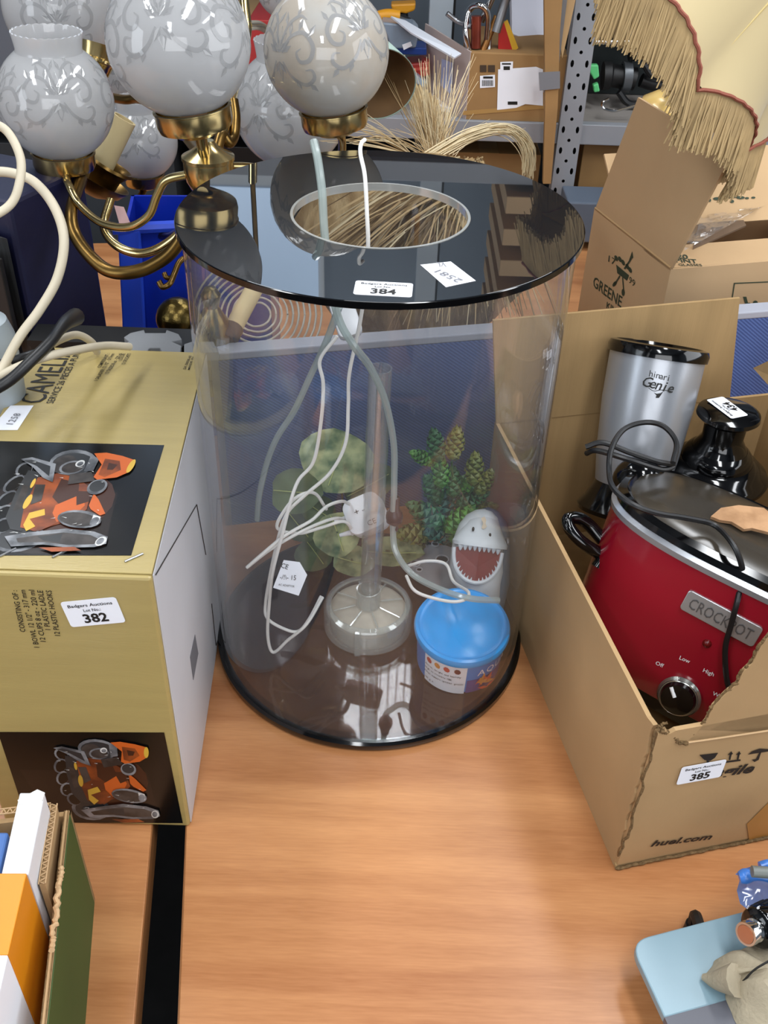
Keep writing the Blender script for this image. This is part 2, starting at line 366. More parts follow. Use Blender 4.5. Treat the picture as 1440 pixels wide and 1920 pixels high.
def lidM(px, py, tx, ty):
    a = PZ(px, py, TH); b = PZ(tx, ty, TH); return frame(a+V((0, 0, .0002)), b-a, (0, 0, 1))
a0 = PZ(719, 542, TH); a1 = PZ(775, 545, TH); wst = (PZ(774, 543, TH)-PZ(665, 540, TH)).length
sticker(t, frame(a0, a1-a0, (0, 0, 1)), '384', w=wst, h=wst*.56, label='white lot sticker reading 384 on the lid')
nt_ = obj('paper_note', decal([(788, 497), (845, 491), (892, 527), (836, 539)], (0, 0, TH), (0, 0, 1)), PAPER, t, label='white paper note with a pencilled number')
mb = textpx('2581', (862, 528), (818, 508), (0, 0, TH), (0, 0, 1), 13, off=.0008); mb.merge(textpx('VL', (836, 497), (818, 497), (0, 0, TH), (0, 0, 1), 9, off=.0008)); obj('handwriting', mb, PENC, nt_)
# gravel filter
fz = .0105; fc = PZ(690, 1152, .03); fc.z = 0
t = thing('gravel_filter', 'round clear plastic filter with an upright tube, inside the tank', 'filter', V((fc.x, fc.y, fz)))
MF = Matrix.Translation(V((fc.x, fc.y, fz)))
obj('filter_base', lathe([(.052, 0), (.060, .002), (.060, .036), (.057, .040), (.050, .041), (.050, .038), (.056, .036), (.056, .004), (.052, .003)], 64, MF, closed=True), CLEARP, t, smooth=True)
obj('filter_pad', lathe([(1e-5, .002), (.050, .002), (.052, .030), (.046, .034), (.016, .038), (1e-5, .038)], 48, MF), mat('filter_floss', 'b9b3a4', .8, var=.12, scale=60, bump=.2), t, smooth=True)
for k in range(8):
    a = k*math.pi/4+.3; d = V((math.cos(a), math.sin(a), 0)); p = V((fc.x, fc.y, fz))
    obj('rib', tube([p+d*.018+V((0, 0, .0405)), p+d*.048+V((0, 0, .0375))], .0013, 6), CLEARP, t)
obj('clip', box(fc.x-.004-.012, fc.x+.004-.012, fc.y-.063, fc.y-.0565, fz+.002, fz+.042), CLEARP, t, bevel=.001)
obj('tube_socket', lathe([(.0165, .034), (.0165, .066), (.0145, .066), (.0145, .034)], 32, MF, closed=True), CLEARP, t, smooth=True)
tt = PY(713, 690, fc.y+.005); tb = V((fc.x+.002, fc.y, fz+.038))
MTU = zaxis(tb, tt-tb); tl = (tt-tb).length
obj('uplift_tube', lathe([(.0138, 0), (.0138, tl), (.0122, tl), (.0122, 0)], 40, MTU, closed=True), clear('tube_acrylic', (.92, .935, .935), .14, .03, .07), t, smooth=True)
# fish food tub
tc_ = PZ(860, 1228, .03); tc_.z = .0105
t = thing('food_tub', 'round fish food tub with bright blue lid, inside the tank', 'tub', tc_)
MU = Matrix.Translation(tc_+V((0, .004, .0075))) @ Matrix.Rotation(math.radians(8), 4, 'X')
TB = mat('tub_blue', '2f7fd0', .35, var=.1, scale=20)
obj('tub', lathe([(1e-5, 0), (.050, 0), (.054, .004), (.0565, .064), (1e-5, .064)], 56, MU), TB, t, smooth=True)
ld = obj('tub_lid', lathe([(.0575, .0625), (.0600, .0635), (.0610, .070), (.0595, .074), (.0560, .0755), (.0540, .0740), (.0500, .0740), (.048, .0755), (1e-5, .0755)], 64, MU), mat('lid_blue', '159be8', .25, spec=.5), t, smooth=True, label='bright blue snap-on lid')
def wrap(a0, a1, z0, z1, off=.0006, n=14):
    b = MB(); vs = []
    for i in range(n+1):
        a = math.radians(a0+(a1-a0)*i/n)
        for z in (z0, z1): r = .054+(.0565-.054)*(z-.004)/.060+off; vs.append((r*math.cos(a), r*math.sin(a), z))
    return b.add(vs, [(2*i, 2*i+2, 2*i+3, 2*i+1) for i in range(n)]).tf(MU)
lb = obj('ingredient_label', wrap(-144, -84, .001, .059), PAPER, t, label='white printed label')
obj('printed_band', wrap(-82, -20, .002, .030, .0004), mat('band_violet', '51408c', .4, var=.2, scale=40), t)
def wpt(adeg, z, off=.001): a = math.radians(adeg); r = .0553+off; return MU @ V((r*math.cos(a), r*math.sin(a), z)), (MU.to_3x3() @ V((math.cos(a), math.sin(a), 0)))
def wrap_text(s, a0, a1, z, size):
    mb = MB()
    for i, ch in enumerate(s):
        if ch == ' ': continue
        p, n = wpt(a0+(a1-a0)*i/max(1, len(s)-1), z, .0012); mb.merge(textmesh(ch, size, frame(p, V((0, 0, 1)).cross(n), n)))
    return mb
mb = MB()
for s, z in (('Active, bright and healthy', .0385), ('High in vitamins C&E', .0310), ('Helps support optimal growth', .0235), ('100 g e', .0120)):
    mb.merge(wrap_text(s, -141, -141+len(s)*1.9, z, .0048))
obj('lettering', mb, INK, lb)
mb = MB()
for i, a in enumerate((-136, -123, -110, -96)):
    p, n = wpt(a, .0500, .0016); M = frame(p, V((0, 0, 1)).cross(n), n)
    mb.add([M @ V((x, y, 0)) for x, y in ell(0, 0, .0042, .0052, 8, .3)], [tuple(range(8))], i % 4)
obj('pellet_print', mb, [mat('pel1', 'b03a30', .5), mat('pel2', 'd08a3a', .5), mat('pel3', 'c4503a', .5), mat('pel4', '6b2a20', .5)], lb)
mb = wrap_text('AQUA', -64, -24, .0430, .0160); obj('brand_lettering', mb, PAPER, t)
mb = MB()
r_ = random.Random(3)
for k in range(13):
    p, n = wpt(-56+r_.uniform(-9, 9), .020+r_.uniform(-.010, .011), .0012+.0002*k); M = frame(p, V((0, 0, 1)).cross(n), n)
    a = r_.uniform(0, 3.14); mb.add([M @ V((x, y, 0)) for x, y in ((.010*math.cos(a), .010*math.sin(a)), (.003*math.sin(a), -.003*math.cos(a)), (-.009*math.cos(a), -.009*math.sin(a)), (-.003*math.sin(a), .003*math.cos(a)))], [(0, 1, 2, 3)], k % 2)
obj('fish_print', mb, [mat('fp1', 'cc4a2a', .5), mat('fp2', 'c8863a', .5)], t)
# shark figurine, facing the viewer
sc_ = V((.122, 1.022, .0105)); t = thing('shark_figurine', 'small white and grey rubber shark head with an open red mouth', 'figurine', sc_)
scp = PY(893, 1045, 1.015); k = .00078
MS = frame(scp, CR-CU*.12, -CF+V((0, 0, .0)))
SW = mat('shark_white', 'd6dce0', .4, var=.06, scale=60); SG = mat('shark_grey', '5b7286', .5, var=.15, scale=40)
def SK(x, y, z): return MS @ V((x*k, -y*k, z*k))
def eb(cx, cy, cz, rx, ry, rz, u=28, v=18): return lathe([(max(1e-5, math.sin(math.pi*j/v)), -math.cos(math.pi*j/v)) for j in range(v+1)], u).tf(MS @ Matrix.Translation(V((cx*k, -cy*k, cz*k))) @ Matrix.Diagonal((rx*k, ry*k, rz*k, 1)))
# trunk: lathe round the image-vertical axis
def trunk(secs, z, mb=None, n=28):
    b = mb or MB(); vs = []; m_ = len(secs)
    for (y, cx, rx, rz, cz) in secs:
        for i in range(n): a = 2*math.pi*i/n; vs.append(SK(cx+rx*math.cos(a), y, cz+z+rz*math.sin(a)))
    fs = [(j*n+i, j*n+(i+1) % n, (j+1)*n+(i+1) % n, (j+1)*n+i) for j in range(m_-1) for i in range(n)]
    fs += [tuple(range(n)), tuple((m_-1)*n+i for i in range(n))]
    return b.add(vs, fs)
obj('body', trunk([(92, 18, 30, 22, -8), (66, 14, 36, 30, -8), (45, 8, 42, 36, -8), (20, 4, 47, 40, -8), (-10, 2, 46, 40, -10), (-34, 2, 43, 38, -12), (-55, 2, 37, 32, -14), (-72, 4, 28, 24, -16), (-82, 6, 15, 14, -18), (-85, 6, 3, 3, -20)], 0), SW, t, smooth=True, label='white rubber face and throat')
obj('back', trunk([(92, 34, 26, 26, -26), (40, 28, 38, 38, -26), (0, 24, 38, 40, -28), (-40, 22, 36, 36, -28), (-68, 20, 28, 28, -30), (-84, 16, 16, 16, -28), (-89, 14, 3, 3, -26)], 0), SG, t, smooth=True, label='blue grey back')
obj('snout', trunk([(-20, 2, 47, 38, 15), (-26, 2, 48, 40, 13), (-36, 3, 42, 37, 8), (-46, 4, 36, 30, 2), (-64, 5, 27, 24, -6), (-76, 6, 14, 14, -12), (-80, 6, 2, 2, -14)], 0), SW, t, smooth=True)
mth = MB(); mp_ = []
for i in range(19): a = math.pi*i/18; mp_.append((41*math.cos(a)-1, -14+56*math.sin(a)**.85))
top_ = [(x, -14-9*math.cos(x/38*1.5)) for x in (-36, -24, -12, 0, 12, 24, 36)]
loop = mp_[::1]+top_
mth.add([SK(x, y, 37-abs(x)*.22-(max(0, y-10))*.10) for x, y in loop]+[SK(0, 16, 33)], [(i, (i+1) % len(loop), len(loop)) for i in range(len(loop))])
obj('mouth', mth, mat('mouth_red', '7d1a1a', .45, var=.2, scale=60), t, label='dark red open mouth')
lip = tube([SK(x, y, 36.5-abs(x)*.22-(max(0, y-10))*.10) for x, y in mp_], 3.6*k, 8, 2); obj('lower_lip', lip, SW, t, smooth=True)
for i in range(9):
    x = -32+8*i; y = -14-7*math.cos(x/38*1.5); a = SK(x, y-4, 43-abs(x)*.2); b_ = SK(x, y+10-abs(i-4)*.9, 41-abs(x)*.22)
    obj('tooth', tube([a, (a+b_)/2, b_], lambda q: k*(4.6*(1-q)**.6+.4), 8, 4), SW, t, smooth=True)
for i in range(13):
    x, y = mp_[2+i+(i > 6)] if 2+i+(i > 6) < 18 else mp_[17]; a = SK(x, y, 36-abs(x)*.2-max(0, y-10)*.1); b_ = SK(x*.86, y-8, 38-abs(x)*.2-max(0, y-10)*.1)
    obj('tooth', tube([a, b_], lambda q: k*(2.2*(1-q)+.4), 6, 2), SW, t, smooth=True)
for x, y in ((-15, -48), (14, -41)): obj('eye', eb(x+1, y, 31.5 if x < 0 else 36, 2.4, 4.2, 3.5, 12, 8), BLACK, t, smooth=True)
obj('side_eye', eb(51, -34, -2, 4.5, 7.5, 5, 14, 8), STEEL, t, smooth=True)
obj('worn_patch', sheet([SK(x, y, 24.5+(y+68)*.35) for x, y in ((-2, -68), (3, -72), (7, -66), (6, -60), (9, -55), (4, -50), (0, -52), (2, -60))], .0002), mat('bare_rubber', 'd0bfa6', .6), t)
# broad leaved silk plant
LEAFM = mat('variegated_leaf', '35502c', .5, col2='9aa070', scale=38, bump=.2, bscale=90); LEAFD = mat('dark_leaf', '26381f', .55, col2='52613a', scale=30, bump=.2)
def leaf(cx, cy, y, rx, ry, rot, tilt=0, cup=.25, n=18, nrm=None):
    c = PY(cx, cy, y); s = (c-CO).dot(CF)/FPX
    M = frame(c, CR*math.cos(rot)-CU*math.sin(rot), -CF*math.cos(tilt)+V((0, 0, 1))*math.sin(tilt)+V((rnd.uniform(-.3, .3), 0, 0)))
    vs = [V((0, 0, -cup*rx*s*.5))]; fs = []; rings = 3
    for j in range(1, rings+1):
        q = j/rings
        for i in range(n):
            a = 2*math.pi*i/n; w_ = 1+.10*math.cos(a)**9+.03*math.sin(5*a+cx)
            x = rx*s*q*math.cos(a)*w_; yy = ry*s*q*math.sin(a)*w_; vs.append(V((x, yy, -cup*rx*s*(.5-.5*q*q)+.06*rx*s*math.sin(4*a+cy)*q+.12*rx*s*abs(math.sin(a))*q)))
    fs = [(0, 1+i, 1+(i+1) % n) for i in range(n)]
    for j in range(rings-1): fs += [(1+j*n+i, 1+(j+1)*n+i, 1+(j+1)*n+(i+1) % n, 1+j*n+(i+1) % n) for i in range(n)]
    vs2 = [v-V((0, 0, .0006)) for v in vs]; k_ = len(vs)
    return MB().add(vs, fs).add(vs2, [tuple(reversed(f)) for f in fs]).tf(M), M, c
t = thing('artificial_plant', 'artificial plant with broad round variegated green leaves, inside the tank', 'plant', PZ(640, 1040, .0105))
LV = [(632, 862, 1.10, 60, 72, 1.9, 0, LEAFM), (553, 922, 1.06, 50, 44, .1, .2, LEAFD), (632, 1000, 1.03, 42, 46, 1.2, 0, LEAFM), (690, 910, 1.12, 52, 36, -.5, .2, LEAFD), (598, 958, 1.08, 34, 30, .6, .3, LEAFD), (660, 1052, 1.06, 40, 30, .3, .5, LEAFM), (560, 985, 1.09, 34, 28, .9, .3, LEAFD), (730, 1035, 1.08, 60, 30, .1, .6, LEAFM), (590, 1035, 1.10, 34, 40, .9, .2, LEAFD)]
base = PZ(650, 1040, .011)
for cx, cy, y, rx, ry, rot, tl_, mt_ in LV:
    lf, M, c = leaf(cx, cy, y, rx, ry, rot, tl_); o = obj('leaf', lf, mt_, t, smooth=True)
    s = rx*(c-CO).dot(CF)/FPX
    obj('leaf_vein', tube([M @ V((-s*.85, 0, .0006)), M @ V((0, 0, -s*.12+.0012)), M @ V((s*.85, 0, .0008))], .0007, 5), mat('vein', 'a3ab66', .5) if 'vein' not in bpy.data.materials else bpy.data.materials['vein'], o)
    obj('stem', tube([base+V((rnd.uniform(-.01, .01), rnd.uniform(-.01, .01), 0)), (base+c)/2+V((0, .015, 0)), c+V((0, .002, 0))], .0016, 6), LEAFD, t, smooth=True)
# green sprig plant
GR = [mat('sprig_green', '2f6b24', .45, col2='5d9a3a', scale=60), mat('sprig_dark', '16431f', .45, col2='2f6b3a', scale=60), mat('sprig_olive', '4b6322', .45, col2='7a7a30', scale=60), mat('sprig_teal', '1d4a48', .5, col2='2c6450', scale=60)]
base = PZ(845, 1030, .011)
t = thing('artificial_plant', 'artificial plant with bright green cone shaped sprigs, behind the shark', 'plant', base)
SP = [(792, 858, 26, 2.7, 0), (818, 836, 34, 1.75, 1), (853, 832, 34, 1.4, 2), (826, 885, 34, 1.7, 0), (890, 880, 34, 1.5, 2), (880, 905, 32, .3, 0), (908, 905, 30, 1.0, 2), (835, 950, 40, 2.0, 3), (800, 965, 42, 2.6, 1), (862, 975, 40, .7, 0), (780, 1000, 40, 3.2, 2), (770, 1035, 34, 3.9, 2), (850, 905, 32, 1.6, 1), (812, 920, 34, 2.0, 1), (885, 935, 34, .4, 1), (905, 955, 30, .2, 2), (830, 1000, 36, 3.1, 3), (868, 1010, 30, .0, 0)]
for i, (cx, cy, L_, an, mi) in enumerate(SP):
    yy = 1.08+rnd.uniform(-.02, .03); c = PY(cx, cy, yy); s = (c-CO).dot(CF)/FPX
    ax = (CR*math.cos(an)+CU*math.sin(an)+CF*rnd.uniform(-.2, .2)).normalized(); M = zaxis(c-ax*L_*s, ax); mb = MB()
    for j in range(44):
        q = j/44; a = j*2.4; R_ = L_*s*(.50*math.sin(math.pi*min(1, .18+q*.82))+.06); z = 2*L_*s*q*.85
        o_ = V((math.cos(a), math.sin(a), 0)); sd_ = V((-math.sin(a), math.cos(a), 0)); up = V((0, 0, 1))
        b0 = o_*R_*.25+up*z; tip = o_*R_+up*(z+L_*s*.45); md = (b0+tip)/2+o_*R_*.18; w_ = L_*s*.25
        mb.add([b0, md+sd_*w_, tip, md-sd_*w_, md+o_*w_*.5], [(0, 1, 4), (1, 2, 4), (2, 3, 4), (3, 0, 4)])
    obj('sprig', mb.tf(M), GR[mi], t)
    obj('stem', tube([base+V((rnd.uniform(-.012, .012), 0, 0)), (base+c)/2+V((0, .01, 0)), c-ax*L_*s], .0015, 6), GR[1], t, smooth=True)
# pale bracket plate
pc = PZ(815, 1070, .02); t = thing('plastic_bracket', 'grey white plastic bracket plate with round holes, inside the tank', 'bracket', V((pc.x, pc.y, .0105)))
def plate_px(px, z, th): return sheet([PZ(x, y, z) for x, y in px], th, (0, 0, 1))
obj('plate', plate_px([(795, 1020), (835, 1022), (905, 1045), (925, 1075), (905, 1100), (840, 1105), (790, 1090), (758, 1066), (758, 1048), (785, 1045)], .03, .004), mat('bracket_grey', 'b3b2b4', .5), t, bevel=.0008)
for x, y, r in ((829, 1050, .0085), (779, 1057, .006), (786, 1069, .0035), (816, 1021, .0045), (884, 1076, .006)):
    p = PZ(x, y, .0306); obj('hole', cyl(Matrix.Translation(p), r, -.0002, .0003, 20), BLACKM, t); obj('hole_rim', lathe([(r, 0), (r+.0016, 0), (r+.0016, .002), (r, .002)], 20, Matrix.Translation(p), closed=True), WHITE, t, smooth=True)
obj('foot', box(pc.x-.01, pc.x+.03, pc.y, pc.y+.02, .0105, .026), BLACKM, t)
# white plug adapters
def adapter(c, xd, n, sx, sy, sz, label, cable=True):
    t = thing('power_adapter', label, 'plug', c); M = frame(c, xd, n)
    obj('housing', MB().merge(sheet([M @ V((x, y, sz/2)) for x, y in rrect(sx, sy, min(sx, sy)*.25)], sz, M.to_3x3() @ V((0, 0, 1)))), WHITE, t, smooth=True, bevel=.002)
    return t, M
a_, M = adapter(PY(687, 966, 1.00), CR*.8+CU*.3, -CF+V((-.3, 0, .3)), .05, .048, .03, 'white plug transformer behind the clear upright tube')
obj('rating_print', MB().merge(textmesh('+ -', .012, M @ Matrix.Translation((-.004, .004, .0162)))).merge(textmesh('CE', .010, M @ Matrix.Translation((.006, -.016, .0162)))), INK, a_)
for dx, dy in ((-.034, .006), (-.036, -.014)): obj('cable_boot', tube([M @ V((-.022, dy, 0)), M @ V((-.042, dy+.003, 0))], lambda q: .0042-.0018*q, 10), WHITE, a_, smooth=True)
a2, M = adapter(PD(648, 596, 1.19), CR*.75+CU*.25, -CF+V((0, 0, .1)), .030, .050, .018, 'white adapter hanging on its cable just below the tank opening')
# hoses and cables
def cable(name, px, r, m_, label, cat, sides=8, n=8, group=None, kind=None):
    pts = []
    for q in px:
        if len(q) == 4 and q[3] == 'z': pts.append(PZ(q[0], q[1], q[2]))
        elif len(q) == 4: pts.append(PD(q[0], q[1], q[2]))
        else: pts.append(PY(*q))
    return tag(obj(name, tube(pts, r, sides, n), m_, smooth=True), label, cat, group)
cable('air_hose', [(588, 264, 1.0), (596, 300, .985), (604, 360, .97), (608, 430, .96), (618, 520, .94), (636, 600, .93), (665, 650, .92), (695, 690, .94), (722, 750, .96), (738, 830, .97), (739, 905, .97), (737, 1000, .96), (745, 1040, .95), (775, 1078, .94), (825, 1105, .905), (880, 1122, .885), (935, 1126, .895)], .0042, HOSE, 'pale green air hose running up through the lid opening', 'hose')
cable('air_hose', [(636, 575, .95), (612, 640, .97), (580, 710, 1.0), (552, 770, 1.02), (520, 820, 1.04), (500, 870, 1.05), (486, 930, 1.05), (482, 975, 1.05)], .0040, HOSE, 'pale air hose hanging down the left side inside the tank', 'hose')
t = thing('hose_connector', 'small brown hose connector on the air hose, right of the tube', 'connector', PY(739, 975, .965))
MC = zaxis(PY(739, 995, .963), PY(740, 925, .972)-PY(739, 995, .963)); CON = mat('brown_plastic', '3c2224', .35)
obj('barrel', lathe([(.0045, 0), (.0055, .004), (.0045, .008), (.010, .013), (.010, .026), (.0065, .030), (.0065, .046), (.0050, .048)], 20, MC), CON, t, smooth=True)
obj('collar', lathe([(.0102, .016), (.0108, .018), (.0108, .022), (.0102, .024)], 20, MC), CON, t, smooth=True)
wc = dict(r=.0021, m_=WHITEW, cat='cable')
cable('white_cable', [(684, 262, 1.0), (677, 270, .99), (676, 290, .985), (684, 330, .97), (688, 400, .96), (690, 465, .955), (684, 540, .955), (674, 610, .96), (655, 700, .96), (653, 760, .96), (648, 830, .95), (620, 885, .94), (570, 930, .93), (540, 960, .93), (524, 1000, .93), (510, 1060, .93), (498, 1130, .92), (502, 1160, .91), (535, 1180, .90), (560, 1183, .90), (580, 1160, .92), (602, 1118, .95)], label='thin white cable draped over the lid opening and down to the base', **wc)
cable('white_cable', [(632, 630, .96), (600, 675, .955), (606, 720, .95), (602, 790, .95), (588, 865, .945), (560, 900, .94), (545, 940, .93), (530, 1000, .92), (512, 1070, .91), (505, 1130, .905), (502, 1190, .90), (512, 1223, .895), (540, 1200, .895), (575, 1170, .90), (605, 1120, .94)], label='thin white cable that loops lowest at the left of the tank base', **wc)
cable('white_cable', [(655, 945, 1.0), (640, 940, .985), (612, 950, .97), (585, 975, .95), (550, 995, .93), (520, 1015, .92), (463, 1064, .90), (500, 1035, .92), (540, 1010, .935), (590, 985, .955), (628, 972, .975), (652, 975, 1.0)], label='cream white cable bunched left of the plug transformer', **wc)
cable('white_cable', [(612, 955, .98), (590, 925, .97), (560, 930, .95), (535, 955, .94), (520, 990, .94), (560, 1000, .95), (600, 990, .96), (640, 978, .97), (655, 985, .975), (661, 1002, .985)], label='white cable curling over the round leaves', **wc)
cable('white_cable', [(762, 1062, .97), (800, 1052, .97), (836, 1058, .97), (850, 1090, .94), (878, 1110, .90), (872, 1124, .885), (845, 1128, .88), (800, 1118, .89), (775, 1105, .90), (762, 1080, .93)], label='cream cable loop lying over the blue tub lid', **wc)
t = thing('cable_tag', 'white folded rating tag on the cable, left of the filter', 'tag', PY(545, 1085, .90))
pl = PY(545, 1085, .90); nn = -CF+V((.2, 0, 0))
fl = obj('tag_sheet', sheet([PP(x, y, pl, nn) for x, y in ((532, 1050), (562, 1054), (576, 1078), (560, 1117), (512, 1102))], .0004), PAPER, t)
obj('printing', textpx('CE', (527, 1060), (540, 1064), pl, nn, 9, .01).merge(textpx('-/!\\- 15', (525, 1082), (555, 1084), pl, nn, 9)).merge(textpx('AC ADAPTOR', (522, 1096), (552, 1100), pl, nn, 4)), INK, fl)
#%%LEFTBOX
# ---------------------------------------------------------------- gold punch-bowl box
BH = .371; bx0, bx1, by0, by1 = -.412, -.2035, .651, 1.066
def skew(b):
    b.v = [V((a.x-.05*(a.y-by0), a.y, a.z)) for a in b.v]; return b
t = thing('cardboard_box', 'gold printed carton picturing a glass punch bowl, left of the tank', 'box', ((bx0+bx1)/2, (by0+by1)/2, 0))
obj('carton', skew(box(bx0, bx1-.0012, by0, by1, 0, BH-.002)), GOLD, t, bevel=.003, label='gold printed carton')
obj('carton_top', skew(box(bx0, bx1-.0012, by0+.004, by1, BH-.0018, BH)), GOLD, t, bevel=.0006)
obj('carton_side', skew(sheet([V((bx1, by0+.005, .002)), V((bx1, by1, .002)), V((bx1, by1, BH-.003)), V((bx1, by0+.005, BH-.003))], .001, (1, 0, 0))), WHITEC, t, label='plain white end panel')
TP, TN = (0, 0, BH), (0, 0, 1); FP, FN = (0, by0, 0), (0, -1, 0)
PM = [mat('print_black', '0c0b0b', .22), mat('print_orange', '9a4a1c', .35, col2='5c2a14', scale=40), mat('print_amber', 'c05a20', .35), mat('print_glass', '8a8c90', .3, col2='45474b', scale=50), mat('print_yellow', 'c9a23a', .4), mat('print_pale', 'c9c9c6', .3), mat('print_magenta', '8c2a44', .4), mat('print_brown', '3a1c10', .35), mat('print_grey', '2c2d2f', .3), mat('print_dusk', '1d1411', .25), mat('print_smoke', '47413e', .3, col2='2a2523', scale=60)]
def ring_px(cx, cy, rx, ry, rot, wd, pl, n, mi, off, a0=0, a1=360, seg=26):
    mb = MB(); c, s = math.cos(rot), math.sin(rot)
    def P(rx_, ry_, a): return PP(cx+rx_*math.cos(a)*c-ry_*math.sin(a)*s, cy+rx_*math.cos(a)*s+ry_*math.sin(a)*c, pl, n)+V(n)*off
    vs = []
    for i in range(seg+1):
        a = math.radians(a0+(a1-a0)*i/seg); vs += [P(rx, ry, a), P(rx-wd, ry-wd, a)]
    return mb.add(vs, [(2*i, 2*i+2, 2*i+3, 2*i+1) for i in range(seg)], mi)
def picture(parent, fx, pl, n, border):
    mb = MB(); k_ = [0]
    def dc(pts, mi, sx=0): k_[0] += 1; mb_ = decal([fx(*p) for p in pts], pl, n, .0003+.00004*k_[0], mi, .00002); mb.v, o = mb.v, len(mb.v); mb.v += mb_.v; mb.f += [[i+o for i in f] for f in mb_.f]; mb.m += mb_.m
    dc(border, 0)
    e = ell
    def q_(x, y):   # sketch coordinates of the front print -> unit square
        X, Y = x*.3056, y*.3056+1040; v = (Y-1373)/170; xl = -4+56*v; xr = 308+35*v; return ((X-xl)/(xr-xl), v)
    def pg(pts, mi): dc([q_(*p) for p in pts], mi)
    def el(cx, cy, rx, ry, mi, rot=0, n=18): pg(ell(cx, cy, rx, ry, n, rot), mi)
    pg([(120, 1320), (900, 1330), (980, 1600), (700, 1640), (300, 1600)], 9)
    el(660, 1400, 250, 170, 7); el(560, 1560, 120, 70, 3, .1); el(560, 1562, 98, 54, 8, .1)
    for cx, cy, rx, ry in ((375, 1225, 44, 34), (370, 1295, 38, 46), (385, 1370, 38, 44), (412, 1440, 42, 42), (455, 1500, 46, 36)): el(cx, cy, rx, ry, 3, .5, 14); el(cx+6, cy+2, rx-7, ry-7, 0, .5, 14)
    pg([(400, 1230), (470, 1240), (500, 1330), (530, 1470), (560, 1530), (500, 1520), (440, 1460), (410, 1340)], 8); pg([(420, 1300), (455, 1310), (490, 1420), (455, 1430)], 10)
    pg([(470, 1265), (560, 1240), (680, 1270), (770, 1320), (800, 1420), (740, 1480), (620, 1530), (540, 1510), (500, 1420)], 1)
    pg([(590, 1270), (690, 1290), (720, 1350), (660, 1400), (600, 1360)], 7); pg([(640, 1400), (740, 1340), (780, 1400), (750, 1470), (660, 1490)], 2); pg([(700, 1330), (770, 1330), (790, 1380), (740, 1400)], 7)
    pg([(790, 1340), (830, 1370), (900, 1440), (880, 1450), (820, 1420), (800, 1400)], 2); pg([(480, 1300), (530, 1300), (560, 1380), (520, 1400)], 10)
    el(497, 1385, 15, 36, 4, -.15); el(466, 1295, 9, 24, 4, -.2); pg([(540, 1440), (600, 1420), (640, 1480), (580, 1530), (548, 1500)], 4); pg([(560, 1470), (650, 1440), (700, 1490), (640, 1530)], 1)
    el(600, 1190, 122, 62, 3, .12); el(604, 1196, 108, 52, 8, .12); el(560, 1200, 60, 44, 10, .1); el(610, 1215, 62, 34, 3); el(612, 1216, 52, 27, 10); el(638, 1195, 22, 17, 5); el(640, 1197, 15, 11, 3)
    pg([(670, 1160), (720, 1165), (725, 1230), (680, 1235)], 3); pg([(620, 1250), (720, 1235), (760, 1280), (640, 1300)], 10); el(790, 1310, 48, 38, 3, .2); el(788, 1306, 38, 28, 8, .2)
    pg([(330, 1180), (380, 1170), (520, 1200), (560, 1290), (500, 1270), (410, 1215)], 3); pg([(350, 1188), (385, 1182), (500, 1212), (525, 1262), (430, 1212)], 8)
    pg([(680, 1145), (740, 1140), (830, 1155), (895, 1172), (915, 1195), (905, 1235), (860, 1262), (770, 1275), (745, 1262), (750, 1200)], 2); pg([(750, 1170), (830, 1180), (860, 1225), (800, 1262), (762, 1250)], 1); pg([(780, 1190), (830, 1200), (820, 1225), (790, 1225)], 7); el(900, 1205, 15, 34, 4)
    el(795, 1472, 110, 42, 3, .16); el(790, 1473, 96, 32, 10, .16); pg([(850, 1450), (890, 1460), (895, 1495), (860, 1500)], 5); el(872, 1482, 20, 20, 3)
    pg([(500, 1560), (600, 1540), (760, 1520), (900, 1535), (975, 1560), (985, 1595), (940, 1612), (820, 1615), (700, 1600), (560, 1610)], 3); pg([(560, 1570), (640, 1555), (760, 1540), (890, 1552), (950, 1575), (930, 1598), (820, 1602), (700, 1588), (580, 1590)], 10); pg([(650, 1560), (760, 1548), (770, 1590), (690, 1580)], 8); el(955, 1583, 24, 24, 5, 0, 12); el(952, 1583, 16, 17, 3, 0, 12)
    pg([(690, 1615), (850, 1612), (890, 1630), (760, 1636)], 1)
    r = random.Random(5)
    for _ in range(22):
        x, y = r.uniform(.3, .8), r.uniform(.15, .85); a = r.uniform(-.5, .5); L_ = r.uniform(.01, .03)
        dc([(x, y), (x+L_*math.cos(a), y+L_*math.sin(a)), (x+L_*math.cos(a)-.002, y+L_*math.sin(a)+.006)], 5)
    return obj('printed_picture', mb, PM, parent, label='dark printed picture of a glass punch bowl with orange fruit')
def fxt(u, v):   # top picture quad in photo pixels
    A, B, C_, D_ = (-62, 826), (308, 835), (246, 1042), (-150, 1042)
    return ((A[0]*(1-u)+B[0]*u)*(1-v)+(D_[0]*(1-u)+C_[0]*u)*v, (A[1]*(1-u)+B[1]*u)*(1-v)+(D_[1]*(1-u)+C_[1]*u)*v)
def fxf(u, v):
    A, B, C_, D_ = (-4, 1372), (308, 1373), (343, 1543), (52, 1541)
    return ((A[0]*(1-u)+B[0]*u)*(1-v)+(D_[0]*(1-u)+C_[0]*u)*v, (A[1]*(1-u)+B[1]*u)*(1-v)+(D_[1]*(1-u)+C_[1]*u)*v)
def clipb(l): return [(l, 0), (1, 0), (1, 1), (l, 1)]
picture(t, fxt, TP, TN, clipb(.0)); picture(t, fxf, FP, FN, clipb(0))
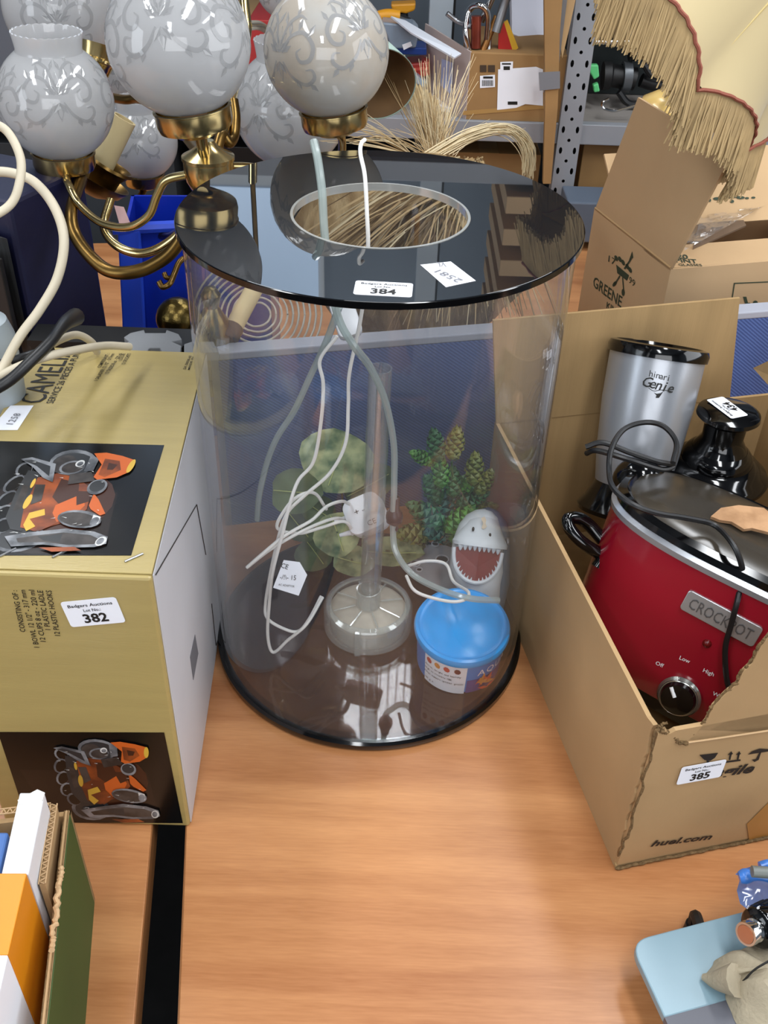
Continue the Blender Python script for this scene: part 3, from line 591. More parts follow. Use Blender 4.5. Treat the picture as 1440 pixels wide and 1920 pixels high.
for s, p0, p1, h_, b_ in (('CAMELIA', (60, 757), (120, 655), 46, .0), ('SERVICE 26 PIECES A PUNCH', (94, 757), (152, 652), 13, .004), ('COMPRENANT :', (186, 690), (203, 664), 7, .008), ('1 SALADIER 12 1/2" - 317mm', (180, 715), (212, 664), 7, .008), ('12 TASSES 8 oz - 220 ml', (200, 702), (226, 664), 7, .008), ('1 LOUCHE', (225, 678), (232, 664), 7, .008), ('12 CROCHETS', (231, 684), (243, 664), 7, .008), ('DK 50028-60', (346, 693), (357, 668), 5, .008), ('MADE IN', (354, 694), (362, 670), 4, .008)):
    obj('lettering', textpx(s, p0, p1, TP, TN, h_, b_), INK, t)
tx = MB()
for s, x0, y0, x1, y1 in (('CONSISTING OF :', 44, 1184, 28, 1106), ('1 BOWL 12 1/2" - 317 mm', 70, 1214, 43, 1106), ('12 CUPS 8 oz - 220 ml', 82, 1203, 60, 1106), ('1 PLASTIC LADLE', 91, 1181, 76, 1107), ('12 PLASTIC HOOKS', 109, 1192, 92, 1107)): tx.merge(textpx(s, (x0, y0), (x1, y1), FP, FN, 10.5, .008))
obj('lettering', tx, INK, t, label='black printed contents list on the front')
q0 = PP(175, 1147, FP, FN); q1 = PP(228, 1142, FP, FN); sticker(t, frame(q0+V((0, -.0005, 0)), q1-q0, FN), '382', w=(PP(230, 1165, FP, FN)-PP(126, 1170, FP, FN)).length, h=.0315, label='white lot sticker reading 382')
n_ = obj('paper_note', decal([(20, 761), (63, 761), (33, 807), (-20, 807)], TP, TN, .0006), PAPER, t, label='white paper note with a pencilled number')
obj('handwriting', textpx('1258', (18, 798), (34, 778), TP, TN, 13, off=.0012), PENC, n_)
for (x0, y0), (x1, y1) in (((234, 1053), (268, 1038)), ((98, 1045), (132, 1028)), ((0, 1043), (30, 1028))):
    obj('staple', tube([PZ(x0, y0, BH+.0008), PZ(x1, y1, BH+.0008)], .0011, 6), STEEL, t)
mb = MB()
def sidep(px, py): return PP(px, py, (bx1+.0006, by0, 0), (1, .05, 0))
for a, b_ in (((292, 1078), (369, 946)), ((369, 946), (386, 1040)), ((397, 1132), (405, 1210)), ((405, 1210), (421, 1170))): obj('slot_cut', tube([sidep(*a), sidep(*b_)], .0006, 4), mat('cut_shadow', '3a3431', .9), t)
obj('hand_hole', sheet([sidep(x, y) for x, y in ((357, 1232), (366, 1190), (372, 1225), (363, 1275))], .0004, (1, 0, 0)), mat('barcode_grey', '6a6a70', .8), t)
#%%RIGHTBOX
# ---------------------------------------------------------------- open brown box on the right
ang = math.radians(14.4); RU = V((math.cos(ang), math.sin(ang), 0)); RV = V((-math.sin(ang), math.cos(ang), 0)); RA = V((.265, .617, 0)); UP = V((0, 0, 1))
LU, LVV, HB = .435, .555, .225; TK = .005
RD = V((-math.sin(math.radians(11.8)), math.cos(math.radians(11.8)), 0))
def RB(u, v, z): return RA+RU*u+RD*v+UP*z
t = thing('cardboard_box', 'open torn brown cardboard box holding the red slow cooker', 'box', RB(LU/2, LVV/2, 0)); RBOX = t
jg = jag(RB(0, .006, HB+.004), RB(0, .004, .022), 22, .0024, RU, 4)
obj('side_wall', sheet([RB(0, .004, 0), RB(0, LVV, 0), RB(0, LVV, HB), RB(0, .02, HB), RB(0, .006, HB+.004)]+jg, TK, -RU), CARD, t, label='near left wall with a torn front edge')
obj('side_wall', sheet([RB(LU, 0, 0), RB(LU, LVV, 0), RB(LU, LVV, HB), RB(LU, 0, HB)], TK, RU), CARDI, t)
obj('back_wall', sheet([RB(0, LVV, 0), RB(LU, LVV, 0), RB(LU, LVV, HB), RB(0, LVV, HB)], TK, -RV), CARDI, t)
obj('floor_panel', sheet([RB(0, 0, .006), RB(LU, 0, .006), RB(LU, LVV, .006), RB(0, LVV, .006)], .005, UP), CARDI, t)
fw = [RB(.002, 0, 0), RB(LU, 0, 0), RB(LU, 0, HB), RB(.022, 0, HB-.002), RB(.016, 0, HB-.006), RB(.012, 0, HB+.001)]+jag(RB(.012, 0, HB+.001), RB(.002, 0, HB-.004), 5, .001, RV, 2)
obj('front_wall', sheet(fw, TK, -RV), CARD, t)
# corrugated torn edges as stuff strips
def torn(pts, th, name, par, amp=.0022, seed=1, m_=CARDE):
    r = random.Random(seed); P = []
    for i in range(len(pts)-1):
        for k_ in range(10): P.append(V(pts[i])*(1-k_/10)+V(pts[i+1])*(k_/10))
    P.append(V(pts[-1])); P = [p+V((r.uniform(-amp, amp), r.uniform(-amp, amp)*.6, r.uniform(-amp, amp))) for p in P]
    return obj(name, tube(P, lambda q: th*(.7+.6*abs(math.sin(q*61))), 6, 2), m_, par)
torn([RB(.001, -.001, .022), RB(.003, -.001, .12), RB(.002, .001, HB+.002), RB(.010, .004, HB+.008)], .0013, 'torn_edge', t)
# back flap standing up, front flap torn and raised
bf = [RB(0, LVV, HB), PP(1368, 748, RB(0, LVV, 0), RV), PP(1387, 558, RB(0, LVV, 0), RV), PP(924, 600, RB(0, LVV, 0), RV)]
obj('back_flap', sheet([p-RV*.001 for p in bf], .004, -RV), CARDI, t, bevel=.0006, label='tall back flap standing upright')
ffp = RB(0, 0, HB)+UP*.001; ffn = (RV*-.9+UP*.35).normalized()
F0 = PP(1284, 1393, RB(0, 0, 0), RV)
fp_px = [(1286, 1392), (1306, 1375), (1325, 1352), (1338, 1325), (1362, 1300), (1384, 1282), (1392, 1262), (1412, 1243), (1425, 1215), (1445, 1190), (1560, 1120), (1700, 1250), (1700, 1330)]
ff = [PP(x, y, RB(0, 0, HB-.004), RV) for x, y in fp_px]
obj('front_flap', sheet(ff, .004, -RV), CARD, t, label='raised front flap with a ragged tear')
torn([ff[i]+RV*.002 for i in range(0, 11)], .0014, 'torn_edge', t, .0014, 3)
torn([PP(1238, 1372, RB(0, 0, 0), RV), PP(1258, 1372, RB(0, .004, 0), RV), PP(1272, 1390, RB(0, 0, 0), RV), PP(1286, 1394, RB(0, 0, 0), RV)], .0022, 'torn_edge', t, .001, 5)
torn([RB(.0, -.002, .003), RB(.06, -.002, .004), RB(.15, -.002, .003), RB(.2, -.002, .004)], .0016, 'torn_edge', t, .0008, 8)
# crease above fold
obj('crease', tube([PP(1290, 1392, RB(0, -.0005, 0), RV), PP(1360, 1382, RB(0, -.0005, 0), RV), PP(1560, 1352, RB(0, -.0005, 0), RV)], .0012, 6), CARDL, t)
obj('right_flap', sheet([RB(LU, .10, HB), RB(LU, LVV-.03, HB), PP(1412, 690, RB(LU+.01, LVV, 0), RU), RB(LU+.03, LVV-.05, HB+.13), RB(LU+.03, .12, HB+.13)], .004, -RU), CARDI, t, label='right flap standing up')
# printing on the front
fpl, fn = RB(0, -.0004, 0), -RV
tx = textpx('huel.com', (1220, 1582), (1334, 1568), fpl, fn, 12, .03, .25)
obj('lettering', tx, INK, t, label='black printed web address')
obj('lettering', textpx('Fragile', (1300, 1453), (1412, 1440), fpl, fn, 20, .03, .25), INK, t, label='black printed Fragile')
sy = MB()
def dd(pts): sy.merge(decal(pts, fpl, fn, .0006, 0, .0001))
dd([(1311, 1415), (1346, 1411), (1340, 1420), (1331, 1426), (1320, 1424)]); dd([(1324, 1425), (1329, 1425), (1330, 1436), (1326, 1437)]); dd([(1316, 1437), (1337, 1434), (1338, 1438), (1317, 1441)])
for dx in (0, 15): dd([(1366+dx, 1424), (1369+dx, 1424), (1372+dx, 1412), (1368+dx, 1412)]); dd([(1364+dx, 1415), (1374+dx, 1413), (1371+dx, 1408)])
dd([(1358, 1427), (1388, 1423), (1388, 1426), (1358, 1430)])
dd([(1402, 1414), (1410, 1408), (1424, 1403), (1442, 1404), (1442, 1408)]); dd([(1424, 1409), (1427, 1409), (1422, 1424), (1414, 1428), (1409, 1424), (1417, 1423)])
obj('handling_symbols', sy, INK, t, label='black glass, arrows and umbrella symbols')
q0 = PP(1314, 1446, fpl, fn); q1 = PP(1352, 1439, fpl, fn); sticker(t, frame(q0+fn*.001, q1-q0, fn), '385', w=(PP(1355, 1438, fpl, fn)-PP(1271, 1455, fpl, fn)).length, h=.028, label='white lot sticker reading 385')
obj('packing_tape', decal([(1400, 1545), (1445, 1500), (1445, 1575), (1405, 1580)], fpl, fn, .0004), mat('tape_brown', 'a07238', .3), t, label='strip of brown packing tape')
# ---------------------------------------------------------------- slow cooker
ce = math.radians(-30.95); E1 = V((math.cos(ce), math.sin(ce), 0)); E2 = V((-math.sin(ce), math.cos(ce), 0))
CC = V((.385, .858, .049)); CKA, CKB = .169, .114
MK = Matrix.Translation(CC) @ Matrix.Rotation(.153, 4, V((0, 1, 0))) @ Matrix.Rotation(-.195, 4, E1) @ Matrix.Translation(-CC) @ frame(CC, E1, UP)
def sup(a, ex=2.8): c, s = math.cos(a), math.sin(a); return (math.copysign(abs(c)**(2/ex), c), math.copysign(abs(s)**(2/ex), s))
def oval(secs, n=72, M=MK, ex=2.8, cap=True):
    vs = []
    for sc, z in secs:
        for i in range(n): x, y = sup(2*math.pi*i/n, ex); vs.append(M @ V(((CKA+sc)*x, (CKB+sc)*y, z)))
    m_ = len(secs); fs = [(j*n+i, j*n+(i+1) % n, (j+1)*n+(i+1) % n, (j+1)*n+i) for j in range(m_-1) for i in range(n)]
    if cap: fs += [tuple(range(n))[::-1], tuple((m_-1)*n+i for i in range(n))]
    return MB().add(vs, fs)
t = thing('slow_cooker', 'red oval slow cooker with silver rim and black lid, in the open box', 'slow cooker', CC)
obj('body', oval([(-.018, .008), (-.012, .014), (-.008, .05), (-.004, .12), (0, .187)]), RED, t, smooth=True, label='glossy red body')
obj('base_ring', oval([(-.028, -.008), (-.018, -.006), (-.016, .010), (-.03, .0105)]), BLACK, t, smooth=True)
obj('silver_rim', oval([(-.002, .1855), (.0020, .187), (.0040, .194), (-.001, .199)]), SILVER, t, smooth=True)
obj('crock_rim', oval([(-.006, .194), (.000, .199), (.000, .207), (-.008, .212), (-.016, .208)]), BLACK, t, smooth=True)
obj('glass_lid', oval([(-.012, .208), (-.020, .214), (-.040, .219), (-.07, .223), (-.095, .225), (-.1135, .226)]), mat('lid_glass', '3a342c', .24, spec=.6), t, smooth=True, label='dark domed glass lid')
# badge, dial, lamp on the front
def on_front(px, py, z=None, off=0):
    """point on the cooker's front by marching the pixel's ray until it meets the oval body"""
    d = ray(px, py); Mi = MK.inverted(); s = .6
    while s < 1.6:
        p = Mi @ (CO+d*s); q = min(1, max(0, p.z/.187)); g = -.012+.012*q
        if (abs(p.x)/(CKA+g))**2.8+(abs(p.y)/(CKB+g))**2.8 <= 1 and p.z < .187: break
        s += .0006
    P = CO+d*s; x = p.x/(CKA+g); y = p.y/(CKB+g)
    n = V((math.copysign(abs(x)**1.8, x)/(CKA+g), math.copysign(abs(y)**1.8, y)/(CKB+g), 0)).normalized(); n = (MK.to_3x3() @ n)
    return P+n*off, n
p, n = on_front(1352, 1158); pa, _ = on_front(1290, 1124); pb, _ = on_front(1418, 1192); M = frame(p+n*.001, pb-pa, n)
bw = (pb-pa).length*1.08
bd = obj('badge', sheet([M @ V((x, y, .002)) for x, y in rrect(bw, .026, .004)], .004, n), mat('badge_silver', 'b9babd', .3, .8), t, bevel=.0008, label='silver name badge')
obj('lettering', textmesh('CROCKPOT', .019, M @ Matrix.Translation((0, -.001, .0024)), bw*.84, .0, th=.0004), mat('badge_ink', '77787b', .3, .8), bd)
p, n = on_front(1275, 1302); M = frame(p, E1, n)
dl = obj('dial', lathe([(.0235, 0), (.0250, .006), (.0225, .010), (.0215, .0095), (.0190, .011)], 48, M), mat('dial_chrome', 'b9b9b4', .2, .9), t, smooth=True, label='chrome ringed dial')
obj('dial_face', lathe([(.0210, .0092), (.0185, .0155), (.012, .0185), (1e-5, .019)], 40, M), BLACK, dl, smooth=True)
obj('pointer', MB().merge(tube([M @ V((-.003, .0045, .0195)), M @ V((-.0105, .0135, .0165))], .0022, 8)), WHITE, dl, smooth=True)
p, n = on_front(1326, 1206); obj('indicator_lamp', ball(p, .0052), REDD, t, smooth=True)
tx = MB()
for s, x, y in (('Off', 1237, 1245), ('Low', 1284, 1236), ('High', 1329, 1260), ('Warm', 1352, 1305)):
    p, n = on_front(x, y); q, _ = on_front(x+14, y+6); obj('dial_lettering', textmesh(s, .0070, frame(p+n*.0012, q-p, n), None, .006), WHITE, t)
# side handle
hp = [PD(1141, 1046, 1.175), PD(1118, 1034, 1.17), PD(1090, 1015, 1.165), PD(1068, 990, 1.165), PD(1066, 972, 1.17), PD(1086, 972, 1.175), PD(1108, 988, 1.18), PD(1136, 1020, 1.18)]
obj('handle', tube(hp, .0078, 10), BLACK, t, smooth=True); obj('handle_plate', tube([PD(1142, 1018, 1.17), PD(1134, 1040, 1.17), PD(1118, 1064, 1.17)], .0075, 10), BLACK, t, smooth=True)
# ---------------------------------------------------------------- silver mini blender
b0 = PD(1188, 880, 1.32); b1 = PD(1236, 650, 1.28); b1 = b0+(b1-b0); ax = (b1-b0); BL = ax.length
t = thing('mini_blender', 'silver mini blender with black base and cap, leaning in the open box', 'blender', b0-ax.normalized()*.04)
MBL = zaxis(b0, ax)
obj('body', lathe([(1e-5, -.02), (.048, -.02), (.054, .02), (.0600, BL*.55), (.0615, BL-.012), (1e-5, BL-.012)], 64, MBL), SILVER, t, smooth=True, label='brushed silver body')
obj('cap', lathe([(.060, BL-.0135), (.0645, BL-.0125), (.0655, BL-.004), (.0635, BL+.002), (.056, BL+.0035), (.052, BL-.002), (1e-5, BL-.003)], 64, MBL), BLACK, t, smooth=True)
obj('base', lathe([(.046, -.018), (.050, -.028), (.058, -.045), (.066, -.056), (.064, -.062), (1e-5, -.062)], 48, MBL), BLACK, t, smooth=True)
obj('dome', ball(PD(1198, 905, 1.235), .034), BLACK, t, smooth=True)
def on_cyl(px, py, M, r, off=.0005):
    d = ray(px, py); Mi = M.inverted(); s = .8
    while s < 1.7:
        p = Mi @ (CO+d*s)
        if math.hypot(p.x, p.y) <= r and 0 < p.z < BL: break
        s += .0005
    n = M.to_3x3() @ V((p.x, p.y, 0)).normalized(); return CO+d*s+n*off, n
tx = MB()
def ctext(s, px0, px1, h_, sh=0, bo=0):
    for i, ch in enumerate(s):
        q = i/(len(s)-1); p, n = on_cyl(px0[0]*(1-q)+px1[0]*q, px0[1]*(1-q)+px1[1]*q, MBL, .0602)
        tx.merge(textmesh(ch, h_, frame(p+n*.001, (MBL.to_3x3() @ V((0, 0, 1))).cross(n), n), None, bo, sh))
ctext('hinari', (1221, 701), (1253, 709), .0115); ctext('Genie', (1212, 717), (1256, 728), .018, .25, .008)
for pts in ([(1216, 727), (1226, 733), (1240, 731), (1258, 733)],): tx.merge(tube([on_cyl(x, y, MBL, .0602, .0012)[0] for x, y in pts], .0004, 5))
p, n = on_cyl(1234, 740, MBL, .0602, .0012); M = frame(p, CR, n)
tx.add([M @ V((x, y, 0)) for x, y in ((-.006, .003), (-.002, .001), (.003, .002), (.006, .004), (.003, -.001), (.001, -.004), (-.003, -.004), (-.002, -.001))], [(0, 1, 7), (1, 2, 4, 7), (2, 3, 4), (7, 4, 5, 6)])
obj('lettering', tx, INK, t, label='black printed name and lamp emblem')
# ---------------------------------------------------------------- black food processor
p0 = PD(1368, 770, 1.27); t = thing('food_processor_bowl', 'black food processor bowl and lid with a round knob, in the open box', 'food processor', V((p0.x, p0.y, .012)))
axp = V((.0, .03, 1)).normalized(); MP = zaxis(p0, axp)
obj('knob', lathe([(1e-5, .003), (.032, .002), (.0400, -.002), (.0410, -.007), (.036, -.012), (.030, -.014), (1e-5, -.014)], 48, MP), BLACK, t, smooth=True)
obj('neck', lathe([(.0275, -.012), (.0265, -.040), (.032, -.050), (.037, -.058)], 48, MP), BLACK, t, smooth=True)
obj('lid', lathe([(.036, -.056), (.041, -.060), (.0455, -.066), (.047, -.074), (.056, -.077), (.060, -.084), (.069, -.089), (.0725, -.095), (.071, -.101), (1e-5, -.101)], 64, MP), BLACK, t, smooth=True)
zb = -(p0.z-.013)+.0
obj('bowl', lathe([(.064, -.098), (.061, -.140), (.055, -.200), (.052, zb), (1e-5, zb)], 48, MP), mat('bowl_black', '0b0b0d', .15, coat=.3), t, smooth=True)
sp = PD(1363, 763, 1.19); q = PP(1363, 765, p0+axp*.003, axp); q2 = PP(1340, 748, p0+axp*.003, axp)
sticker(t, frame(q+axp*.0006, q2-q, axp), '434', w=.052, h=.027, label='white lot sticker reading 434')
# cords
cpts = [PZ(x, y, z) for x, y, z in ((1262, 868, .33), (1268, 830, .34), (1245, 800, .35), (1210, 792, .35), (1170, 805, .345), (1147, 840, .335), (1142, 880, .32), (1150, 915, .325), (1185, 945, .325), (1230, 962, .318), (1290, 972, .308), (1340, 985, .298), (1374, 1020, .300), (1390, 1058, .284), (1391, 1085, .262))]
cpts += [on_front(x, y, None, .006)[0] for x, y in ((1384, 1125), (1372, 1170), (1362, 1210), (1363, 1260), (1370, 1295))]
tag(obj('mains_cable', tube(cpts, .0032, 8), RUB, smooth=True), 'black mains cord looping down across the red slow cooker', 'cord')
cable('mains_cable', [(1098, 838, 1.17, 'd'), (1130, 830, 1.165, 'd'), (1180, 848, 1.16, 'd'), (1230, 865, 1.16, 'd'), (1262, 872, 1.18, 'd'), (1240, 880, 1.17, 'd'), (1180, 862, 1.15, 'd'), (1120, 845, 1.16, 'd'), (1100, 850, 1.18, 'd')], .0034, RUB, 'black cord wound round the foot of the silver blender', 'cord')
# torn card piece
p = PZ(1390, 975, .285); tag(obj('torn_card', sheet([PP(x, y, p, -CF*.2+UP) for x, y in ((1333, 968), (1352, 952), (1385, 947), (1432, 952), (1462, 975), (1450, 1000), (1410, 990), (1395, 992), (1372, 978), (1350, 975))], .004), mat('torn_card_tan', 'b58c66', .9, col2='9a7350', scale=50, bump=.3)), 'small torn piece of tan card lying on the slow cooker lid', 'card')
#%%CHANDELIER
# ---------------------------------------------------------------- brass chandelier with frosted globes
hub = PD(392, 318, 1.16); DN = V((0, 0, -1))
t = thing('chandelier', 'brass chandelier with etched frosted glass globes, behind the tank on the left', 'chandelier', hub); CHN = t
def etch(C, r, M, parent, a0, z0, sc, mir=1):
    """engraved scroll: thin ribbons that follow the globe"""
    mb = MB()
    def S(u, v, off=.0004):
        lo = a0+u*sc*mir; la = z0+v*sc; return M @ V(((r+off)*math.cos(la)*math.cos(lo), (r+off)*math.cos(la)*math.sin(lo), (r+off)*math.sin(la)))
    def ribbon(pts, w):
        P = catmull([V((x, y, 0)) for x, y in pts], 5); vs = []
        for i, p in enumerate(P):
            q = i/(len(P)-1); d = P[min(i+1, len(P)-1)]-P[max(0, i-1)]; d = d.normalized() if d.length else V((1, 0, 0)); ww = w*(.25+math.sin(math.pi*min(1, q*.9+.1)))
            vs += [S(p.x-d.y*ww, p.y+d.x*ww), S(p.x+d.y*ww, p.y-d.x*ww)]
        mb.add(vs, [(2*i, 2*i+2, 2*i+3, 2*i+1) for i in range(len(P)-1)])
    def lf(x, y, a, L_, w): c, s = math.cos(a), math.sin(a); vs = [S(x, y), S(x+L_*.45*c-w*s, y+L_*.45*s+w*c), S(x+L_*c, y+L_*s), S(x+L_*.45*c+w*s, y+L_*.45*s-w*c)]; mb.add(vs, [(0, 1, 2, 3)])
    for sg in (-1, 1):
        ribbon([(sg*x, y) for x, y in ((.1, .1), (.35, .45), (.75, .55), (1.0, .25), (.9, -.05), (.65, -.1), (.55, .1), (.68, .2))], .045)
        ribbon([(sg*x, y) for x, y in ((.12, -.1), (.35, -.45), (.7, -.65), (.95, -.5), (.92, -.3), (.75, -.3))], .04)
        ribbon([(sg*x, y) for x, y in ((.06, .3), (.25, .75), (.6, .95), (.85, .85))], .04)
        for x, y, a, L_ in ((.35, .45, 1.6, .4), (.6, .58, 1.2, .35), (.9, .45, .9, .35), (.45, -.5, -1.2, .3), (.8, -.62, -.8, .3), (.2, .7, 2.0, .4), (.5, .92, 1.3, .3), (.1, .1, .5, .35)): lf(sg*x, y, a if sg > 0 else math.pi-a, L_, .07)
    for a in (-.9, -.45, 0, .45, .9): lf(0, .1, math.pi/2+a, .62-abs(a)*.2, .09)
    lf(0, -.1, -math.pi/2, .5, .1); lf(0, -.1, -math.pi/2-.6, .35, .07); lf(0, -.1, -math.pi/2+.6, .35, .07)
    return mb
def globe(px, py, rp, dep, cupx, fm=FROST, crown=True, rot=0, etc=(( 0, .35),), cup=True):
    C = PD(px, py, dep); r = rp*dep/FPX; ax = (-DN+CR*cupx*-1).normalized()   # up axis
    M = frame(C, (CR).cross(ax).cross(ax)*-1 if False else CR, ax)
    # profile from bottom neck to crown
    prof = []
    a_lo, a_hi = -math.pi/2+.50, math.pi/2-(.60 if crown else .40)
    for i in range(23): a = a_lo+(a_hi-a_lo)*i/22; prof.append((r*math.cos(a), r*math.sin(a)))
    if crown:
        r1, z1 = prof[-1]; prof += [(r1*.985, z1+.05*r), (r1*1.02, z1+.18*r), (r1*1.06, z1+.30*r)]
    n_out = len(prof); inner = [(max(.001, p[0]-.0022), p[1]) for p in prof[::-1]]
    nsc = 108
    o = obj('glass_globe', lathe(prof+inner, nsc, M, closed=True, scal=(lambda j, a: (.020*r*abs(math.sin(a*14)) if j in (n_out-1, n_out) else 0)) if crown else None), fm, t, smooth=True, label='frosted glass globe with etched scrolls')
    mb = MB()
    for az, lat in etc: mb.merge(etch(C, r, M, t, -math.pi/2+az+rot, lat, .62))
    obj('etched_pattern', mb, ETCH, o)
    base = C-ax*r
    if cup:
        MC_ = frame(C, CR, ax); zc = -r*1.07
        obj('globe_cup', lathe([(.012, zc-.20*r), (.30*r, zc-.20*r), (.38*r, zc-.14*r), (.53*r, zc-.10*r), (.555*r, zc-.02*r), (.555*r, zc+.16*r), (.575*r, zc+.17*r), (.575*r, zc+.19*r), (.53*r, zc+.19*r), (.50*r, zc-.04*r), (.012, zc-.10*r)], 48, MC_, closed=True), BRASS, t, smooth=True)
        obj('bulb_holder', cyl(MC_, .20*r, zc-.08*r, zc+.32*r, 20), mat('holder', 'd8a878', .6) if 'holder' not in bpy.data.materials else bpy.data.materials['holder'], t, smooth=True)
    return C, r, ax, C-ax*(r*1.26)
G1 = globe(105, 190, 106, 1.285, -.03, rot=.35, etc=((0, .30), (-1.35, .05), (1.5, .1)))
G2 = globe(335, 78, 134, 1.02, .12, rot=0, etc=((0, .45), (1.35, .15), (-1.35, .1)))
G3 = globe(612, 97, 117, 1.165, .12, FROSTW, crown=False, rot=0, etc=((-.75, .15), (.75, .35), (2.2, .2)))
G4 = globe(545, 205, 106, 1.44, .0, rot=-.5, etc=((0, .2),), cup=False)
G5 = globe(264, 265, 68, 1.62, -.02, rot=.1, etc=((0, .3),))
G6 = globe(112, 15, 104, 1.58, 0, rot=.2, etc=((0, -.1),), cup=False)
G7 = globe(540, -30, 62, 1.72, 0, rot=-.3, etc=((0, 0),), cup=False)
G8 = globe(232, 128, 66, 1.75, 0, crown=False, etc=((0, 0),), cup=False)
def arm(pts, r=.0052, m_=BRASS, nm='arm'): obj(nm, tube([q if isinstance(q, V) else PD(*q) for q in pts], r, 12, 8), m_, t, smooth=True)
b = G1[3]
arm([b, (128, 345, 1.28), (150, 385, 1.27), (190, 418, 1.25), (240, 426, 1.23), (278, 405, 1.21), (295, 365, 1.19), (312, 338, 1.175), (350, 328, 1.165), (385, 322, 1.16)])
b = G2[3]; arm([b, (373, 240, 1.09), (380, 275, 1.12), (388, 312, 1.155)], .0068)
b = G3[3]; arm([b, (641, 262, 1.235), (636, 300, 1.27), (600, 330, 1.27), (540, 340, 1.25), (480, 315, 1.21), (400, 312, 1.165)])
arm([G5[3], (258, 385, 1.64), (266, 418, 1.6), (300, 442, 1.5), (332, 436, 1.4), (365, 390, 1.25), (390, 330, 1.17)], .0055, BRASSD)
arm([(208, 375, 1.29), (195, 425, 1.28), (218, 460, 1.27), (262, 475, 1.26), (305, 462, 1.24), (345, 425, 1.22), (385, 335, 1.17)], .0060, BRASS)
arm([(152, 335, 1.33), (134, 400, 1.27), (146, 450, 1.26), (190, 500, 1.25), (232, 512, 1.24), (285, 498, 1.23), (335, 455, 1.21), (388, 340, 1.165)], .0085, BRASSD)
arm([(210, 183, 1.5), (235, 187, 1.48), (262, 186, 1.46), (300, 200, 1.4), (360, 270, 1.25), (390, 310, 1.17)], .007, BRASSD)
arm([(437, 188, 1.2), (441, 220, 1.2), (438, 255, 1.2), (428, 268, 1.19), (415, 255, 1.18), (402, 300, 1.17)], .0068, BRASSD)
MH = zaxis(hub, V((0, 0, 1)))
obj('hub', lathe([(1e-5, -.045), (.008, -.044), (.010, -.034), (.020, -.028), (.028, -.012), (.0300, .000), (.0295, .011), (.031, .012), (.031, .016), (.020, .022), (.012, .028), (.008, .034), (1e-5, .034)], 48, MH), BRASS, t, smooth=True, label='round brass hub')
# two bell cups with cream candle tubes
def candle(px0, px1, w, dep0, dep1, cuppx, cdep, cr):
    a = PD(*px0, dep0); b_ = PD(*px1, dep1); r = w/2*dep0/FPX
    obj('candle_tube', lathe([(r*.8, 0), (r, 0), (r, (b_-a).length), (r*.8, (b_-a).length)], 28, zaxis(b_, a-b_), closed=True), CREAM, t, smooth=True, label='cream candle tube')
    obj('drip_pan', lathe([(1e-5, -.012), (cr*.35, -.010), (cr*.8, 0), (cr, .012), (cr*1.04, .012), (cr*.85, -.003), (cr*.3, -.016), (1e-5, -.018)], 40, zaxis(PD(*cuppx, cdep), a-b_)), BRASSD, t, smooth=True)
candle((233, 222), (183, 325), 46, 1.42, 1.45, (178, 345), 1.46, .047)
obj('bell_cup', lathe([(.020, 0), (.022, .02), (.030, .032), (.034, .034), (.032, .038), (.026, .034), (.018, .02)], 36, zaxis(PD(188, 352, 1.45), PD(233, 222, 1.42)-PD(183, 325, 1.45)), closed=True), BRASSD, t, smooth=True)
MG = zaxis(PD(182, 105, 1.40), CR*.25+CU*.9-CF*.3)
obj('bell_cup', lathe([(.010, -.028), (.020, -.024), (.024, -.012), (.030, -.008), (.030, -.004), (.025, -.002), (.027, .010), (.029, .016), (.025, .016), (.020, -.01)], 36, MG, closed=True), BRASS, t, smooth=True)
for k in range(26): a = 2*math.pi*k/26; obj('bead', ball(MG @ V((.0305*math.cos(a), .0305*math.sin(a), -.006)), .0018, u=6, v=4), BRASS, t, smooth=True) if math.sin(a) < .3 else None
# stem up to the hook
arm([(452, -60, 1.3), (458, 10, 1.3), (462, 60, 1.3), (448, 120, 1.28), (425, 220, 1.2), (400, 300, 1.17)], .007, BRASS, 'stem')
arm([(464, 48, 1.3), (485, 48, 1.4), (503, 58, 1.5), (520, 70, 1.6)], .0065)
top = PD(452, -60, 1.3)
arm([top, V((top.x, top.y, CEIL))], .004, BRASSD, 'hanging_rod')
g_ = PD(228, 398, 1.3); tag(obj('price_tag', sheet([PD(x, y, 1.33) for x, y in ((214, 385), (232, 388), (245, 420), (225, 424))], .0005), mat('tag_pink', 'c9a3a0', .7)), 'small pink paper tag hanging among the brass arms', 'tag')
#%%LEFTBACK
# ---------------------------------------------------------------- things behind the gold box
c = PY(120, 640, 1.22)
t = thing('hard_case', 'dark blue upright case behind the gold box, black left side', 'case', (-.50, 1.34, 0))
cor = PY(52, 560, 1.2); rb = PY(207, 640, 1.34); ht = .50
pA = V((cor.x, 1.20, 0)); pB = V((rb.x, 1.34, 0)); dAB = (pB-pA).normalized(); nAB = V((dAB.y, -dAB.x, 0)); bk = -nAB*.30
pC = V((pA.x-.30, 1.27, 0))
obj('case_body', sheet([q+V((0, 0, ht)) for q in (pA, pB, pB+bk, pA+bk)], ht, (0, 0, 1)), NAVY, t, bevel=.006)
t2 = thing('speaker_box', 'black wood grain cabinet at the far left behind the gold box', 'cabinet', (pA.x-.17, 1.36, 0))
obj('cabinet', sheet([q+V((0, 0, .46)) for q in (pC, pA-dAB*.012, pA-dAB*.012+bk, pC+bk)], .46, (0, 0, 1)), mat('black_ash', '2a2b2d', .6, col2='121213', scale=8, stretch=(30, 30, 1.5)), t2, bevel=.003)
obj('front_grille', sheet([pC+V((.02, -.012, .44)), pA-dAB*.03+V((0, -.010, .44)), pA-dAB*.03+V((0, -.010, .30)), pC+V((.02, -.012, .30))], .008), BLACKM, t2, bevel=.002)
